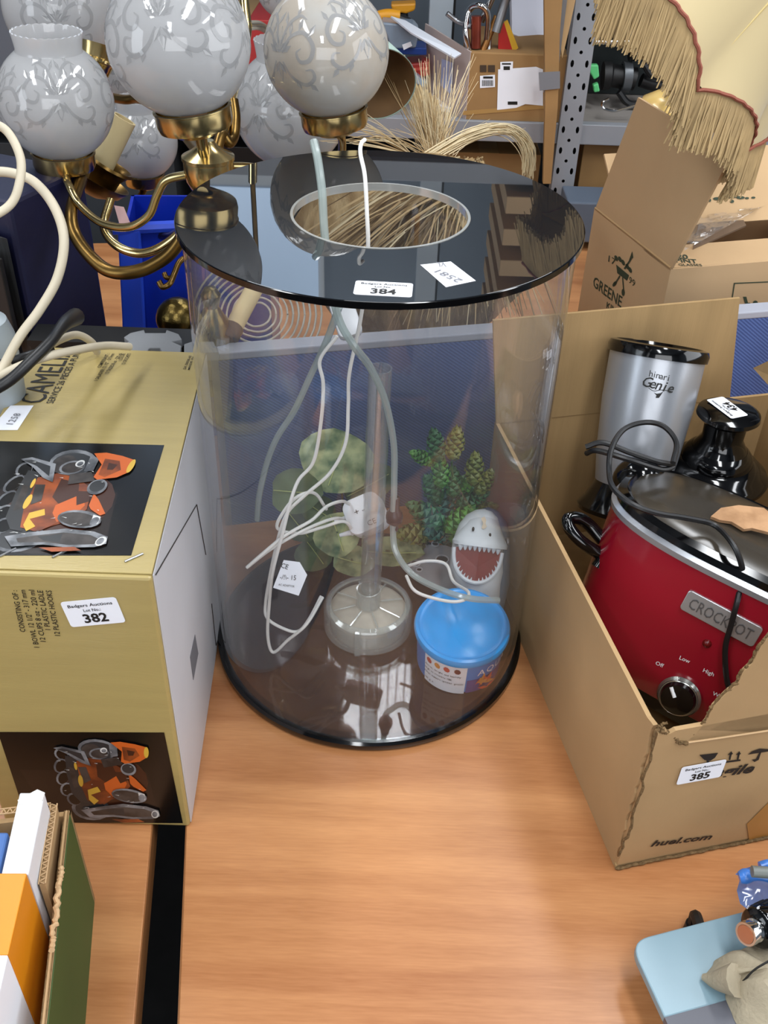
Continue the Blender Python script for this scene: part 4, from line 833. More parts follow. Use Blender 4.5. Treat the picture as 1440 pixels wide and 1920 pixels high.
# blue crate
t = thing('plastic_crate', 'bright blue plastic storage bin behind the gold box', 'crate', PZ(300, 560, 0))
cy_ = 1.42; c0 = PY(238, 640, cy_); c1 = PY(262, 340, cy_+.02); c2 = PY(420, 340, cy_+.05); W_ = .23; cx0 = c0.x
def wallp(pts, th=.004): return sheet(pts, th)
zt = .385
obj('bin_wall', sheet([V((cx0-.008, cy_, .0)), V((cx0+W_, cy_+.05, 0)), V((cx0+W_, cy_+.05, zt)), V((cx0+.02, cy_+.0, zt))], .005, (0, -1, 0)), BLUEP, t)
obj('bin_wall', sheet([V((cx0-.008, cy_, .0)), V((cx0+.02, cy_, zt)), V((cx0+.0, cy_+.14, zt)), V((cx0-.02, cy_+.14, 0))], .005, (-1, 0, 0)), BLUEP, t)
obj('bin_wall', sheet([V((cx0-.02, cy_+.14, 0)), V((cx0+W_, cy_+.16, 0)), V((cx0+W_, cy_+.16, zt)), V((cx0, cy_+.14, zt))], .005, (0, 1, 0)), BLUEP, t)
obj('bin_wall', sheet([V((cx0+W_, cy_+.05, 0)), V((cx0+W_, cy_+.16, 0)), V((cx0+W_, cy_+.16, zt)), V((cx0+W_, cy_+.05, zt))], .005, (1, 0, 0)), BLUEP, t)
obj('corner_rib', sheet([V((cx0-.016, cy_-.012, .0)), V((cx0+.018, cy_-.010, 0)), V((cx0+.034, cy_-.008, .22)), V((cx0+.046, cy_-.006, zt)), V((cx0+.012, cy_-.008, zt)), V((cx0+.000, cy_-.010, .24)), V((cx0-.004, cy_-.011, .2))], .010, (0, -1, 0)), mat('blue_plastic_light', '2c50d6', .35), t, bevel=.003)
obj('rim', tube([V((cx0+.005, cy_-.006, zt)), V((cx0+W_, cy_+.045, zt))], .009, 8, smooth=False), bpy.data.materials['blue_plastic_light'], t)
# brass ball finial and hook on the crate
bc = PD(334, 598, 1.38); t = thing('brass_ball', 'tarnished hammered brass ball on a short neck behind the tank', 'ornament', bc-V((0, 0, .032)))
HB_ = mat('brass_hammered', '7d6a3c', .3, 1, var=.5, scale=30, bump=.5, bscale=120)
obj('ball', ball(bc, .031), HB_, t, smooth=True)
obj('neck', lathe([(1e-5, -.09), (.022, -.09), (.016, -.05), (.012, -.03)], 24, Matrix.Translation(bc)), HB_, t, smooth=True)
bc2 = PD(398, 590, 1.36); t = thing('brass_figure', 'tarnished brass pear shaped ornament seen through the tank wall', 'ornament', bc2-V((0, 0, .06)))
obj('body', lathe([(1e-5, -.10), (.026, -.09), (.030, -.045), (.022, -.010), (.010, .012), (.012, .020), (.014, .030), (.008, .040), (1e-5, .042)], 32, Matrix.Translation(bc2)), HB_, t, smooth=True); obj('foot', cyl(Matrix.Translation(bc2), .03, -.115, -.09, 28), HB_, t, smooth=True)
tag(obj('brass_hook', tube([PD(352, 480, 1.38), PD(336, 492, 1.37), (PD(326, 515, 1.36)), PD(318, 532, 1.35), PD(305, 538, 1.35), PD(298, 528, 1.35)], .0042, 10).merge(tube([PD(330, 505, 1.365), PD(322, 520, 1.36), PD(312, 520, 1.35), PD(308, 512, 1.35)], .0036, 10)), BRASSD, smooth=True), 'small double brass hook in front of the blue bin', 'hook')
# grey foam jigsaw mats
def foam(px, label, z=.362):
    P_ = [PZ(x, y, z) for x, y in px]; return tag(obj('foam_mat', sheet(P_, .012, (0, 0, 1)), GREYM, bevel=.001), label, 'foam mat', 'grey foam mats')
foam([(205, 655), (242, 640), (232, 632), (244, 624), (270, 618), (272, 624), (310, 624), (312, 618), (335, 626), (341, 636), (322, 640), (340, 648), (338, 664), (305, 664), (300, 652), (280, 652), (274, 663), (215, 664)], 'grey foam jigsaw mat lying behind the gold box')
foam([(345, 645), (360, 640), (400, 640), (410, 660), (345, 662)], 'second grey foam mat, partly behind the tank wall', .36)
t = thing('stand_block', 'dark block of folded card under the foam mats behind the gold box', 'box', PZ(290, 640, 0)); q = PZ(290, 640, .345)
obj('block', box(q.x-.16, q.x+.05, q.y-.015, q.y+.03, 0, .347), BLACKM, t, bevel=.002); obj('block_lid', box(q.x-.161, q.x+.051, q.y-.016, q.y+.031, .3405, .3485), BLACKM, t)
# cream and black cables
cc = dict(cat='cable', sides=12)
cable('cream_cable', [(-30, 225, .92, 'd'), (12, 245, .93, 'd'), (38, 295, .93, 'd'), (36, 345, .93, 'd'), (18, 385, .93, 'd'), (-30, 415, .92, 'd')], .0042, CREAMC, 'thick cream cable curving at the far left edge', **cc)
cable('cream_cable', [(-30, 322, 1.0, 'd'), (20, 324, 1.0, 'd'), (65, 342, 1.0, 'd'), (103, 390, 1.0, 'd'), (120, 450, 1.0, 'd'), (108, 520, 1.0, 'd'), (75, 580, 1.0, 'd'), (38, 630, 1.0, 'd'), (5, 690, 1.0, 'd'), (-20, 740, .99, 'd')], .0050, CREAMC, 'thick cream cable arching over the dark case', **cc)
cable('cream_cable', [(-30, 722, .99, 'd'), (30, 690, .99, 'd'), (90, 668, 1.0, 'd'), (150, 655, 1.04, 'd'), (200, 648, 1.1, 'd'), (243, 650, 1.14, 'd')], .0045, CREAMC, 'thick cream cable lying along the back edge of the gold box', **cc)
cable('cream_cable', [(-30, 700, 1.0, 'd'), (20, 685, 1.02, 'd'), (70, 662, 1.05, 'd'), (110, 638, 1.08, 'd'), (145, 628, 1.12, 'd'), (172, 642, 1.15, 'd'), (182, 660, 1.18, 'd')], .0045, CREAMC, 'cream cable hump rising behind the gold box', **cc)
cable('black_cable', [(-30, 742, .97, 'd'), (20, 712, .97, 'd'), (60, 675, .98, 'd'), (95, 640, 1.0, 'd'), (120, 608, 1.03, 'd'), (142, 594, 1.08, 'd')], lambda q: .0058 if q < .7 else .0058+.004*(q-.7)/.3, RUB, 'thick black cable with a moulded end over the gold box corner', **cc)
cable('black_cable', [(-30, 690, 1.02, 'd'), (20, 678, 1.02, 'd'), (62, 665, 1.02, 'd'), (95, 655, 1.05, 'd')], .0050, RUB, 'short black cable crossing under the thick one', **cc)
t = thing('grey_appliance', 'pale grey rounded plastic housing at the left edge', 'appliance', PD(-25, 640, 1.06))
obj('housing', lathe([(1e-5, -.09), (.030, -.09), (.033, -.03), (.033, .0), (.028, .018), (.012, .028), (1e-5, .03)], 32, Matrix.Translation(PD(-32, 630, 1.06))), mat('pale_grey', '9aa3a8', .35), t, smooth=True)
obj('seam', lathe([(.0332, -.03), (.0337, -.029), (.0337, -.026), (.0332, -.025)], 32, Matrix.Translation(PD(-32, 630, 1.06)), closed=True), BLACKM, t)
#%%BACK
# ---------------------------------------------------------------- dried grass and cane behind the tank
t = thing('dried_grass', 'sheaf of dried straw coloured grass lying behind the tank', 'dried grass', V((.02, 1.5, .0)))
STR = [mat('straw_a', 'c2a679', .7), mat('straw_b', '9a8058', .75), mat('straw_c', 'd8c6a0', .65), mat('straw_d', '6f5636', .8)]
r_ = random.Random(11)
def strand(mb, pts, r, mi):
    P = catmull(pts, 4); b = MB(); vs = []
    for i, p in enumerate(P):
        d = (P[min(i+1, len(P)-1)]-P[max(i-1, 0)]).normalized(); s = d.cross(CF).normalized(); rr = r*(1-.6*i/len(P)); vs += [p+s*rr, p-s*rr*.5+CF*rr*.8, p-s*rr*.5-CF*rr*.8]
    fs = []
    for i in range(len(P)-1):
        for k in range(3): fs.append((i*3+k, i*3+(k+1) % 3, i*3+3+(k+1) % 3, i*3+3+k))
    b.add(vs, fs, mi); mb.merge(b, mi)
mb = MB()
root = V((.10, 1.46, .47))
for i in range(420):   # fan that drops behind the tank and fills the view through the opening
    a = r_.uniform(-1.1, .5); L_ = r_.uniform(.14, .30); o_ = root+V((r_.uniform(-.03, .03), r_.uniform(-.03, .03), r_.uniform(-.02, .02)))
    d = V((math.sin(a), r_.uniform(-.35, .1), -math.cos(a)*.75)); strand(mb, [o_, o_+d*L_*.5+V((0, -.02, .02)), o_+d*L_+V((r_.uniform(-.02, .02), 0, -.01))], r_.uniform(.0012, .0026), r_.choice((0, 0, 1, 2, 3)))
obj('seed_heads', mb, STR, t, kind='stuff')
core = MB(); cn, cm = 40, 22; vs = []
for j in range(cm+1):
    for i in range(cn):
        a = 2*math.pi*i/cn; b_ = math.pi*j/cm; w_ = 1+.06*math.sin(a*17+j*.6)+.05*math.sin(a*7)
        vs.append(V((.035+.185*w_*math.cos(a)*math.sin(b_), 1.50+.075*w_*math.sin(a)*math.sin(b_), .33-.15*math.cos(b_)*(1+.05*math.sin(a*9)))))
core.add(vs, [(j*cn+i, j*cn+(i+1) % cn, (j+1)*cn+(i+1) % cn, (j+1)*cn+i) for j in range(cm) for i in range(cn)])
obj('straw_core', core, mat('straw_mass', 'b99f74', .85, col2='8c7048', scale=5, stretch=(10, 10, 2.2), bump=.8, bscale=30), t, smooth=True, kind='stuff')
obj('paper_wrap', lathe([(1e-5, 0), (.10, 0), (.12, .12), (.115, .20), (1e-5, .20)], 32, Matrix.Translation(V((.035, 1.50, 0)))), CARD, t, smooth=True)
mb = MB()
for i in range(150):  # upright fine stalks above the lid
    x = r_.gauss(815, 30); L_ = r_.uniform(70, 185); a = r_.gauss(0, .22)
    b0 = PD(x*.25+815*.75, 290, 1.62); e = PD(x+math.sin(a)*L_, 285-L_, 1.66+r_.uniform(-.06, .06)); strand(mb, [b0, (b0+e)/2+CR*r_.uniform(-.006, .006), e], .0008, r_.choice((0, 1, 2)))
for i in range(46):   # stray stalks fanning sideways
    a = r_.uniform(-1.3, 1.1); L_ = r_.uniform(90, 190); e = PD(830+math.sin(a)*L_, 282-abs(math.cos(a))*L_*.45, 1.5+r_.uniform(-.1, .15)); b0 = PD(825+r_.uniform(-25, 25), 300, 1.6); strand(mb, [b0, (b0+e)/2+CU*.01, e], .0007, r_.choice((0, 2)))
for i in range(26):
    b0 = PD(775, 292, 1.45); e = PD(r_.uniform(585, 680), r_.uniform(205, 270), 1.32); strand(mb, [b0, (b0+e)/2+CU*r_.uniform(.0, .02), e], .0008, r_.choice((0, 2)))
obj('stalks', mb, STR, t, kind='stuff')
mb = MB()
for i in range(70):   # thick raffia loop
    o = [r_.gauss(0, 6) for _ in range(2)]
    pts = [(795, 305), (835, 280), (880, 256), (930, 243), (968, 252), (990, 285), (990, 330)]
    strand(mb, [PD(x+o[0]+j*r_.uniform(-.8, .8), y+o[1]*.8, 1.52+r_.uniform(-.01, .01)) for j, (x, y) in enumerate(pts)], .0014, r_.choice((0, 2, 2, 2)))
obj('raffia_loop', mb, STR, t, kind='stuff', label='thick pale raffia loop')
t = thing('cane_coil', 'coil of pale cane rings standing behind the tank', 'cane coil', PD(470, 575, 1.53)-V((0, 0, .1)))
cnm = mat('cane_pale', 'b9b2a3', .5); cc_ = PD(482, 590, 1.53)
for k in range(10):
    rr = .020+.0085*k; M = frame(cc_, CR, (-CF+V((.0, 0, .25))))
    obj('cane_ring', tube([M @ V((rr*1.05*math.cos(a), rr*math.sin(a), r_.uniform(-.002, .002))) for a in [2*math.pi*i/24 for i in range(25)]], .0017, 6, 2), cnm, t, smooth=True)
candle_t = thing('candle_tube', 'cream tube leaning behind the tank', 'tube', PD(445, 610, 1.40)); a = PD(480, 535, 1.42); b_ = PD(436, 618, 1.38); r = 17*1.4/FPX
obj('tube', lathe([(r*.8, 0), (r, 0), (r, (a-b_).length), (r*.8, (a-b_).length)], 24, zaxis(b_, a-b_), closed=True), CREAM, candle_t, smooth=True); obj('socket', lathe([(r*.9, -.02), (r*1.15, -.016), (r*1.15, .004), (r*.9, .006)], 24, zaxis(b_, a-b_), closed=True), BLACKM, candle_t, smooth=True)
# pale green cone shade lying behind
t = thing('green_lampshade', 'pale green conical lampshade lying behind the globe', 'lampshade', PD(720, 200, 1.55))
ca = PD(700, 120, 1.62); cb_ = PD(735, 262, 1.50)
obj('shade', lathe([(.022, 0), (.062, .135), (.0608, .135), (.0208, 0)], 48, zaxis(ca-(cb_-ca)*.35, cb_-ca), closed=True, ex=1), mat('shade_green', '9fb5aa', .7), t, smooth=True)
M = zaxis(ca-(cb_-ca)*.35, cb_-ca); obj('lining', lathe([(.020, .002), (.0600, .134), (.0595, .134), (.0195, .002)], 48, M, closed=True), mat('lining_brown', '7a5a36', .6, var=.3, scale=10), t, smooth=True)
# woven tan slip with dark flecks
t = thing('reed_bundle', 'flat bundle of tan reeds with dark flecks beside the green shade', 'reeds', PD(800, 280, 1.7))
for k in range(12):
    a = PD(748+k*6.5, 135+k*5+r_.uniform(-6, 6), 1.74); b_ = PD(800+k*3.2, 290, 1.66); obj('reed', tube([a, (a+b_)/2+CR*.003, b_], .0028, 6), mat('reed_%d' % k, ('b89c6c', 'a88a58', 'c4aa7c')[k % 3], .6, col2='4b4034' if k % 3 == 1 else '8f7548', scale=40), t, smooth=True)
#%%SHELF
# ---------------------------------------------------------------- steel shelving at the back
SY = 2.5; t = thing('shelving_unit', 'grey perforated steel shelving unit along the back', 'shelving', (0, SY+.25, FZ))
bt = PY(1050, 232, SY).z; bb = PY(1050, 270, SY).z
SHW = 1.75
def beam(z0, z1, x0, x1, y=SY, nm='beam'): obj(nm, box(x0, x1, y, y+.03, z0, z1), SHELFG, t, bevel=.002)
pxu = PY(1078, 180, SY-.01).x
for z0, z1 in ((bb, bt), (bb-.62, bt-.62), (1.02, 1.07)):
    beam(z0, z1, pxu-1.9, pxu-.028); beam(z0, z1, pxu+.028, pxu+1.5)
    for i in range(2): obj('shelf_board', box(pxu-1.9 if i == 0 else pxu+.03, pxu-.03 if i == 0 else pxu+1.5, SY+.03, SY+.62, z1-.012, z1-.002), mat('shelf_board', '8b8580', .7, var=.2, scale=4) if 'shelf_board' not in bpy.data.materials else bpy.data.materials['shelf_board'], t)
def holed(x0, x1, z0, z1, y, th=.002):
    """perforated upright face: quads around real slots"""
    mb = MB(); cols = 3; cw = (x1-x0)/cols; rows = int((z1-z0)/.025); chh = (z1-z0)/rows
    for i in range(cols):
        for j in range(rows):
            cx, cz = x0+cw*(i+.5), z0+chh*(j+.5); hole = ((i != 1) and j % 2 == 0) or (i == 1 and j % 2 == 1)
            c4 = [(cx-cw/2, cz-chh/2), (cx+cw/2, cz-chh/2), (cx+cw/2, cz+chh/2), (cx-cw/2, cz+chh/2)]
            if not hole: mb.add([(x, y, z) for x, z in c4], [(0, 1, 2, 3)]); continue
            hw, hh = (.0042, .0085) if i != 1 else (.0042, .0042)
            h8 = [(cx+hw*math.cos(a), cz+hh*math.sin(a)) for a in [math.radians(-135+45*k) for k in range(8)]]
            mb.add([(x, y, z) for x, z in c4+h8], [(0, 1, 6, 5, 4), (1, 2, 8, 7, 6), (2, 3, 10, 9, 8), (3, 0, 4, 11, 10)])
    return mb
zt_ = CEIL-.3
for xx in (pxu, pxu-1.93, pxu+1.53):
    u = obj('upright', holed(xx-.026, xx+.026, FZ, zt_, SY-.012), SHELFG, t)
    obj('upright_flange', box(xx-.028, xx-.026, SY-.012, SY+.03, FZ, zt_), SHELFG, t); obj('upright_flange', box(xx+.026, xx+.028, SY-.012, SY+.03, FZ, zt_), SHELFG, t)
    obj('slot_dark_backing', box(xx-.026, xx+.026, SY+.028, SY+.03, FZ, zt_), BLACKM, t)  # black sheet standing in for the darkness seen through the slots
    obj('rear_upright', box(xx-.026, xx+.026, SY+.58, SY+.62, FZ, zt_), SHELFG, t)
obj('tie_strip', box(PY(1040, 90, SY-.03).x-.014, PY(1040, 90, SY-.03).x+.014, SY-.035, SY-.030, bt+.08, bt+.7), STEEL, t)
def cbox(name, label, x0, x1, y0, y1, z0, z1, m_=CARD, cat='box', group=None, flap=True):
    t = thing(name, label, cat, ((x0+x1)/2, (y0+y1)/2, z0), group)
    obj('carton', box(x0, x1, y0, y1, z0, z1), m_, t, bevel=.002)
    if flap: obj('tape', box((x0+x1)/2-.025, (x0+x1)/2+.025, y0-.0008, y1, z1, z1+.0006), mat('tape', 'a5824f', .3) if 'tape' not in bpy.data.materials else bpy.data.materials['tape'], t)
    return t
# shipping box on the shelf
ys = SY+.01; A = PY(872, 232, ys); B = PY(1052, 225, ys); TOPZ = PY(960, 100, ys).z; z0 = bt-.002
t = thing('shipping_box', 'brown shipping box with torn white label on the back shelf', 'box', ((A.x+B.x)/2, ys+.15, z0)); CB_ = mat('card_brown', '9b7648', .8, var=.15, scale=8, bump=.1)
obj('carton', box(A.x, B.x, ys, ys+.30, z0, TOPZ), CB_, t, bevel=.003)
sl = PY(805, 190, ys+.16)
obj('side_panel', sheet([V((A.x, ys, z0)), V((A.x, ys, TOPZ)), V((sl.x-.02, ys+.20, TOPZ+.02)), V((sl.x-.02, ys+.20, z0))], .004), mat('card_white_side', 'b7a7a2', .7, var=.1), t, label='pale side panel')
obj('side_label', decal([(830, 110), (852, 118), (850, 160), (845, 175), (828, 160)], V((A.x, ys, z0)), (V((sl.x-.02, ys+.20, 0))-V((A.x, ys, 0))).cross(UP), .003), mat('label_blue', 'b3bbdc', .5), t)
obj('open_flap', sheet([PY(733, 30, ys+.12), PY(760, 38, ys+.12), PY(865, 100, ys+.01), PY(852, 108, ys), PY(770, 60, ys+.06)], .004), mat('flap_white', 'c9cdd6', .6), t, label='white lined flap leaning up to the left')
lp, ln_ = V((0, ys-.0008, 0)), (0, -1, 0)
obj('shipping_label', decal([(934, 130), (1005, 125), (1018, 130), (1018, 198), (985, 195), (968, 202), (932, 206)], lp, ln_, .0008), PAPER, t, label='torn white shipping label')
obj('barcode_label', decal([(900, 142), (928, 140), (928, 163), (900, 165)], lp, ln_, .0008), PAPER, t); obj('barcode_label', decal([(938, 116), (962, 115), (961, 133), (938, 132)], lp, ln_, .0012), PAPER, t)
mb = MB()
for k in range(9): x = 904+k*2.4; mb.merge(decal([(x, 150), (x+1.3, 150), (x+1.3, 161), (x, 161)], lp, ln_, .0014))
for a, b, c_, d in ((906, 143, 924, 147), (944, 124, 956, 131), (952, 190, 970, 196), (941, 118, 958, 121)): mb.merge(decal([(a, b), (c_, b), (c_, d), (a, d)], lp, ln_, .0016))
obj('barcode_print', mb, INK, t)
obj('symbol_print', decal([(900, 122), (912, 122), (912, 135), (900, 135)], lp, ln_, .0008).merge(decal([(915, 122), (928, 122), (928, 135), (915, 135)], lp, ln_, .0008)), mat('print_umber', '3d2c1c', .7), t)
obj('packing_tape', decal([(868, 208), (1030, 195), (1030, 203), (868, 216)], lp, ln_, .0004), mat('tape_clear', 'a8834e', .3), t)
# tall card post with tape
x0 = PY(1022, 100, SY-.04).x; x1 = PY(1055, 100, SY-.04).x
t = thing('card_tube', 'tall narrow card post taped with grey tape in front of the shelf', 'card post', ((x0+x1)/2, SY-.05, FZ))
obj('post', sheet([PY(1020, -40, SY-.04), PY(1058, -40, SY-.04), PY(1050, 60, SY-.04), PY(1046, 200, SY-.04), PY(1033, 345, SY-.04), PY(1018, 345, SY-.04), PY(1022, 200, SY-.04)], .02), CB_, t, bevel=.001)
obj('grey_tape', sheet([PY(1010, 136, SY-.045), PY(1050, 134, SY-.045), PY(1050, 166, SY-.045), PY(1012, 170, SY-.045)], .002), mat('duct_tape', '84868c', .35, .3), t, label='band of grey tape')
obj('card_wing', sheet([PY(1052, 92, SY-.03), PY(1060, -40, SY-.03), PY(1088, -40, SY-.03), PY(1066, 60, SY-.03), PY(1054, 110, SY-.03)], .01), CARD, t)
tag(obj('white_board', sheet([PY(958, -50, SY+.35), PY(1025, -50, SY+.35), PY(1020, 90, SY+.2), PY(960, 62, SY+.2)], .02), mat('panel_white', 'c7c7d2', .6), bevel=.002), 'white board leaning behind the shipping box', 'board')
# bag of metal clamps and red and yellow packet
t = thing('clamp_bundle', 'shiny bundle of metal clamps standing in the shipping box', 'clamps', PY(900, 100, SY+.05))
for pts, m_, r in (([(880, 95), (873, 60), (880, 20), (900, 10), (915, 30), (912, 85)], CHROME, .007), ([(885, 100), (900, 105), (915, 95), (918, 70)], CHROME, .006), ([(902, 40), (925, -10), (940, -40)], CHROME, .009), ([(930, 60), (945, 10), (955, -20)], STEEL, .011), ([(838, 25), (858, 40), (885, 50)], STEEL, .006), ([(892, 90), (893, 30)], mat('copper_red', '8a3a28', .35, .5, var=.4, scale=30), .012), ([(905, 95), (920, 60), (932, 30)], mat('amber_metal', '9b6a34', .3, .6, var=.5, scale=40), .008)):
    obj('clamp_bar', tube([PY(x, y, SY+.05+rnd.uniform(-.02, .02)) for x, y in pts], r, 10), m_, t, smooth=True)
t = thing('packet', 'red and yellow packet standing in the shipping box', 'packet', PY(950, 98, SY+.06))
obj('red_side', sheet([PY(934, 98, SY+.05), PY(935, 60, SY+.05), PY(945, 42, SY+.05), PY(962, 98, SY+.05)], .01), mat('packet_red', 'a8201c', .4), t); obj('yellow_side', sheet([PY(945, 42, SY+.05), PY(952, 38, SY+.05), PY(972, 90, SY+.05), PY(962, 98, SY+.05)], .01), mat('packet_yellow', 'c79a28', .4), t)
# left of the shipping box: clear tubs, yellow tools, red tool, white post
t = thing('cordless_tool', 'yellow and black tool on the back shelf, nearest the green shade', 'tool', PY(730, 60, SY+.2))
YEL = mat('tool_yellow', 'd9951c', .4)
obj('housing', tube([PY(702, 34, SY+.2), PY(725, 28, SY+.2), PY(750, 30, SY+.2)], lambda q: .014, 12), YEL, t, smooth=True); obj('grip', tube([PY(748, 34, SY+.2), PY(768, 42, SY+.2), PY(775, 52, SY+.2)], .010, 10), BLACKM, t, smooth=True)
t = thing('cordless_tool', 'yellow battery shaped tool at the very top of the back shelf', 'tool', PY(755, 20, SY+.35)); obj('housing', sheet([PY(732, 8, SY+.35), PY(780, 6, SY+.35), PY(778, 20, SY+.35), PY(762, 26, SY+.35), PY(736, 22, SY+.35)], .05), YEL, t, bevel=.005); obj('grip', tube([PY(755, 24, SY+.37), PY(758, 45, SY+.37)], .014, 10), BLACKM, t, smooth=True)
t = thing('clear_tub', 'clear plastic tub with a dark blue base on the back shelf', 'tub', PY(745, 100, SY+.15))
obj('tub_wall', sheet([PY(715, 42, SY+.12), PY(775, 48, SY+.12), PY(785, 60, SY+.12), PY(780, 90, SY+.12), PY(735, 92, SY+.12)], .08), mat('tub_grey', '7e8c9c', .25, var=.2, scale=8), t, bevel=.004); obj('tub_base', sheet([PY(742, 88, SY+.13), PY(800, 90, SY+.13), PY(800, 104, SY+.13), PY(748, 102, SY+.13)], .08), mat('deep_blue', '1f3f86', .3), t, bevel=.003)
obj('name_tag', sheet([PY(754, 84, SY+.115), PY(770, 78, SY+.115), PY(773, 86, SY+.115), PY(757, 94, SY+.115)], .002), PAPER, t)
t = thing('red_tool', 'red plastic tool case on the shelf behind the reeds', 'tool', PY(785, 130, SY+.2)); obj('case', sheet([PY(762, 120, SY+.15), PY(806, 116, SY+.15), PY(806, 142, SY+.15), PY(775, 148, SY+.15)], .08), mat('tool_red', 'b8382e', .4), t, bevel=.004); obj('latch', sheet([PY(770, 128, SY+.148), PY(804, 126, SY+.148), PY(804, 131, SY+.148), PY(772, 133, SY+.148)], .004), mat('tool_red2', 'd8584a', .4), t)
tag(obj('wrapped_bag', sheet([PY(738, 95, SY+.1), PY(745, 100, SY+.1), PY(760, 125, SY+.1), PY(800, 155, SY+.1), PY(795, 165, SY+.1), PY(752, 140, SY+.1), PY(735, 115, SY+.1)], .03), mat('film_blue', '9fb0bf', .2, var=.4, scale=30), bevel=.003), 'crumpled pale clear bag between the reeds and the red case', 'bag')
t = thing('white_post', 'white painted post behind the back shelf', 'post', V((PY(825, 0, 2.95).x, 2.95, FZ))); xq = PY(830, 0, 2.95).x; obj('post', box(xq-.035, xq+.03, 2.94, 3.0, FZ, 2.0), mat('post_white', 'b9c3cc', .5), t, bevel=.002); obj('post_edge', box(xq+.03, xq+.036, 2.94, 3.0, FZ, 2.0), BLACKM, t)
t = thing('white_tray', 'white plastic tray on the shelf beside the shipping box', 'tray', PY(820, 205, SY+.1)); obj('tray', sheet([PY(808, 195, SY+.06), PY(845, 205, SY+.06), PY(845, 212, SY+.06), PY(808, 206, SY+.06)], .12), WHITE, t, bevel=.002); obj('tray_rim', sheet([PY(806, 192, SY+.058), PY(847, 203, SY+.058), PY(847, 205.5, SY+.058), PY(806, 196, SY+.058)], .004), PAPER, t)
# black power tools right of the upright
def tool(px, py, label, grn=True, sc=1):
    t = thing('power_tool', label, 'power tool', PY(px, py+30, SY+.18)); y = SY+.18
    obj('body', tube([PY(px+50*sc, py+6, y), PY(px+10*sc, py, y), PY(px-10*sc, py, y)], lambda q: .028*sc if q < .6 else .034*sc, 16), BLACKM, t, smooth=True)
    obj('motor_ring', lathe([(.030*sc, -.004), (.037*sc, -.003), (.037*sc, .018), (.030*sc, .02)], 28, zaxis(PY(px+28*sc, py+2, y), CR), closed=True), mat('tool_grey', '5c6064', .35, .4) if 'tool_grey' not in bpy.data.materials else bpy.data.materials['tool_grey'], t, smooth=True)
    obj('handle', tube([PY(px+62*sc, py+8, y), PY(px+80*sc, py+14, y), PY(px+98*sc, py+18, y)], .017*sc, 12), RUB, t, smooth=True)
    obj('foot', tube([PY(px+20*sc, py+30, y-.03), PY(px+40*sc, py+52, y-.03), PY(px+80*sc, py+50, y-.03)], .009, 8), RUB, t, smooth=True)
    if grn:
        g = mat('trigger_green', '5fc47c', .35) if 'trigger_green' not in bpy.data.materials else bpy.data.materials['trigger_green']
        obj('trigger', sheet([PY(px-36*sc, py-20, y-.05), PY(px-18*sc, py-20, y-.05), PY(px-16*sc, py+2, y-.05), PY(px-26*sc, py+8, y-.05), PY(px-34*sc, py-6, y-.05)], .02), g, t, bevel=.003); obj('trigger', sheet([PY(px-28*sc, py+18, y-.05), PY(px-18*sc, py+14, y-.05), PY(px-15*sc, py+30, y-.05), PY(px-26*sc, py+32, y-.05)], .02), g, t, bevel=.003)
    return t
tool(1140, 142, 'black power tool with bright green triggers on the right shelf')
tool(1150, 48, 'black power tool higher up behind the green triggered one', False)
tool(1190, 90, 'black power tool half hidden by the lampshade fringe', False, .9)
p = PY(1140, 100, SY+.1); obj_ = tag(obj('dark_case', box(pxu+.04, pxu+.75, SY+.30, SY+.55, bt, bt+.42), mat('teal_black', '10191a', .5)), 'large dark case standing at the back of the right shelf', 'case')
tag(obj('chrome_rail', tube([PY(1096, 79, SY+.12), PY(1200, 79, SY+.12)], .006, 10), CHROME, smooth=True), 'thin chrome rail above the green triggered tool', 'rail')
tag(obj('wire_loop', tube([PY(x, y, SY+.05) for x, y in ((1142, 185), (1130, 192), (1132, 203), (1150, 208), (1170, 204), (1190, 198))], .0035, 8), CHROME, smooth=True), 'loop of bright wire on the right shelf below the tools', 'wire')
# boxes on the lower shelf and behind
zl = bt-.62
cbox('storage_box', 'brown carton on the lower shelf right of the upright', pxu+.05, pxu+.42, SY+.05, SY+.5, zl, PY(1200, 273, SY+.05).z, CB_)
cbox('storage_box', 'dark teal carton on the lower shelf behind the lampshade', pxu+.45, pxu+1.1, SY+.05, SY+.5, zl, bb-.03, mat('teal_dark', '123236', .5, var=.5, scale=4))
cbox('storage_box', 'brown carton on the lower shelf behind the raffia loop', pxu-.32, pxu-.05, SY+.08, SY+.5, zl, PY(1000, 290, SY+.08).z, CB_)
cbox('storage_box', 'black crate on the lower shelf behind the grass', pxu-.9, pxu-.38, SY+.05, SY+.5, zl, bb-.05, BLACKM)
cbox('storage_box', 'dark grey carton on the lower shelf behind the globes', pxu-1.6, pxu-1.0, SY+.05, SY+.5, zl, bb-.06, mat('grey_dark', '35383c', .6))
cbox('storage_box', 'wide grey carton on the shelf behind the globes', pxu-1.5, pxu-.95, SY+.1, SY+.5, bt-.002, bt+.30, mat('grey_mid', '595d66', .6))
cbox('storage_box', 'tall dark carton on the shelf beside the grey carton', pxu-1.88, pxu-1.53, SY+.1, SY+.5, bt-.002, bt+.40, mat('grey_black', '222428', .6))
cbox('storage_box', 'red topped black carton on the shelf behind the brass stem', pxu-.92, pxu-.72, SY+.1, SY+.5, bt-.002, bt+.19, mat('box_red', 'a02a2a', .5))
# far table top bin (blue grey) between post and box
tag(obj('slate_tray', box(PY(1075, 380, 2.38).x-.02, PY(1130, 380, 2.38).x+.3, 2.34, 2.46, PY(1110, 400, 2.38).z-.06, PY(1110, 370, 2.38).z), mat('slate', '55606f', .5), bevel=.004), 'slate blue plastic storage lid below the shelf', 'lid')
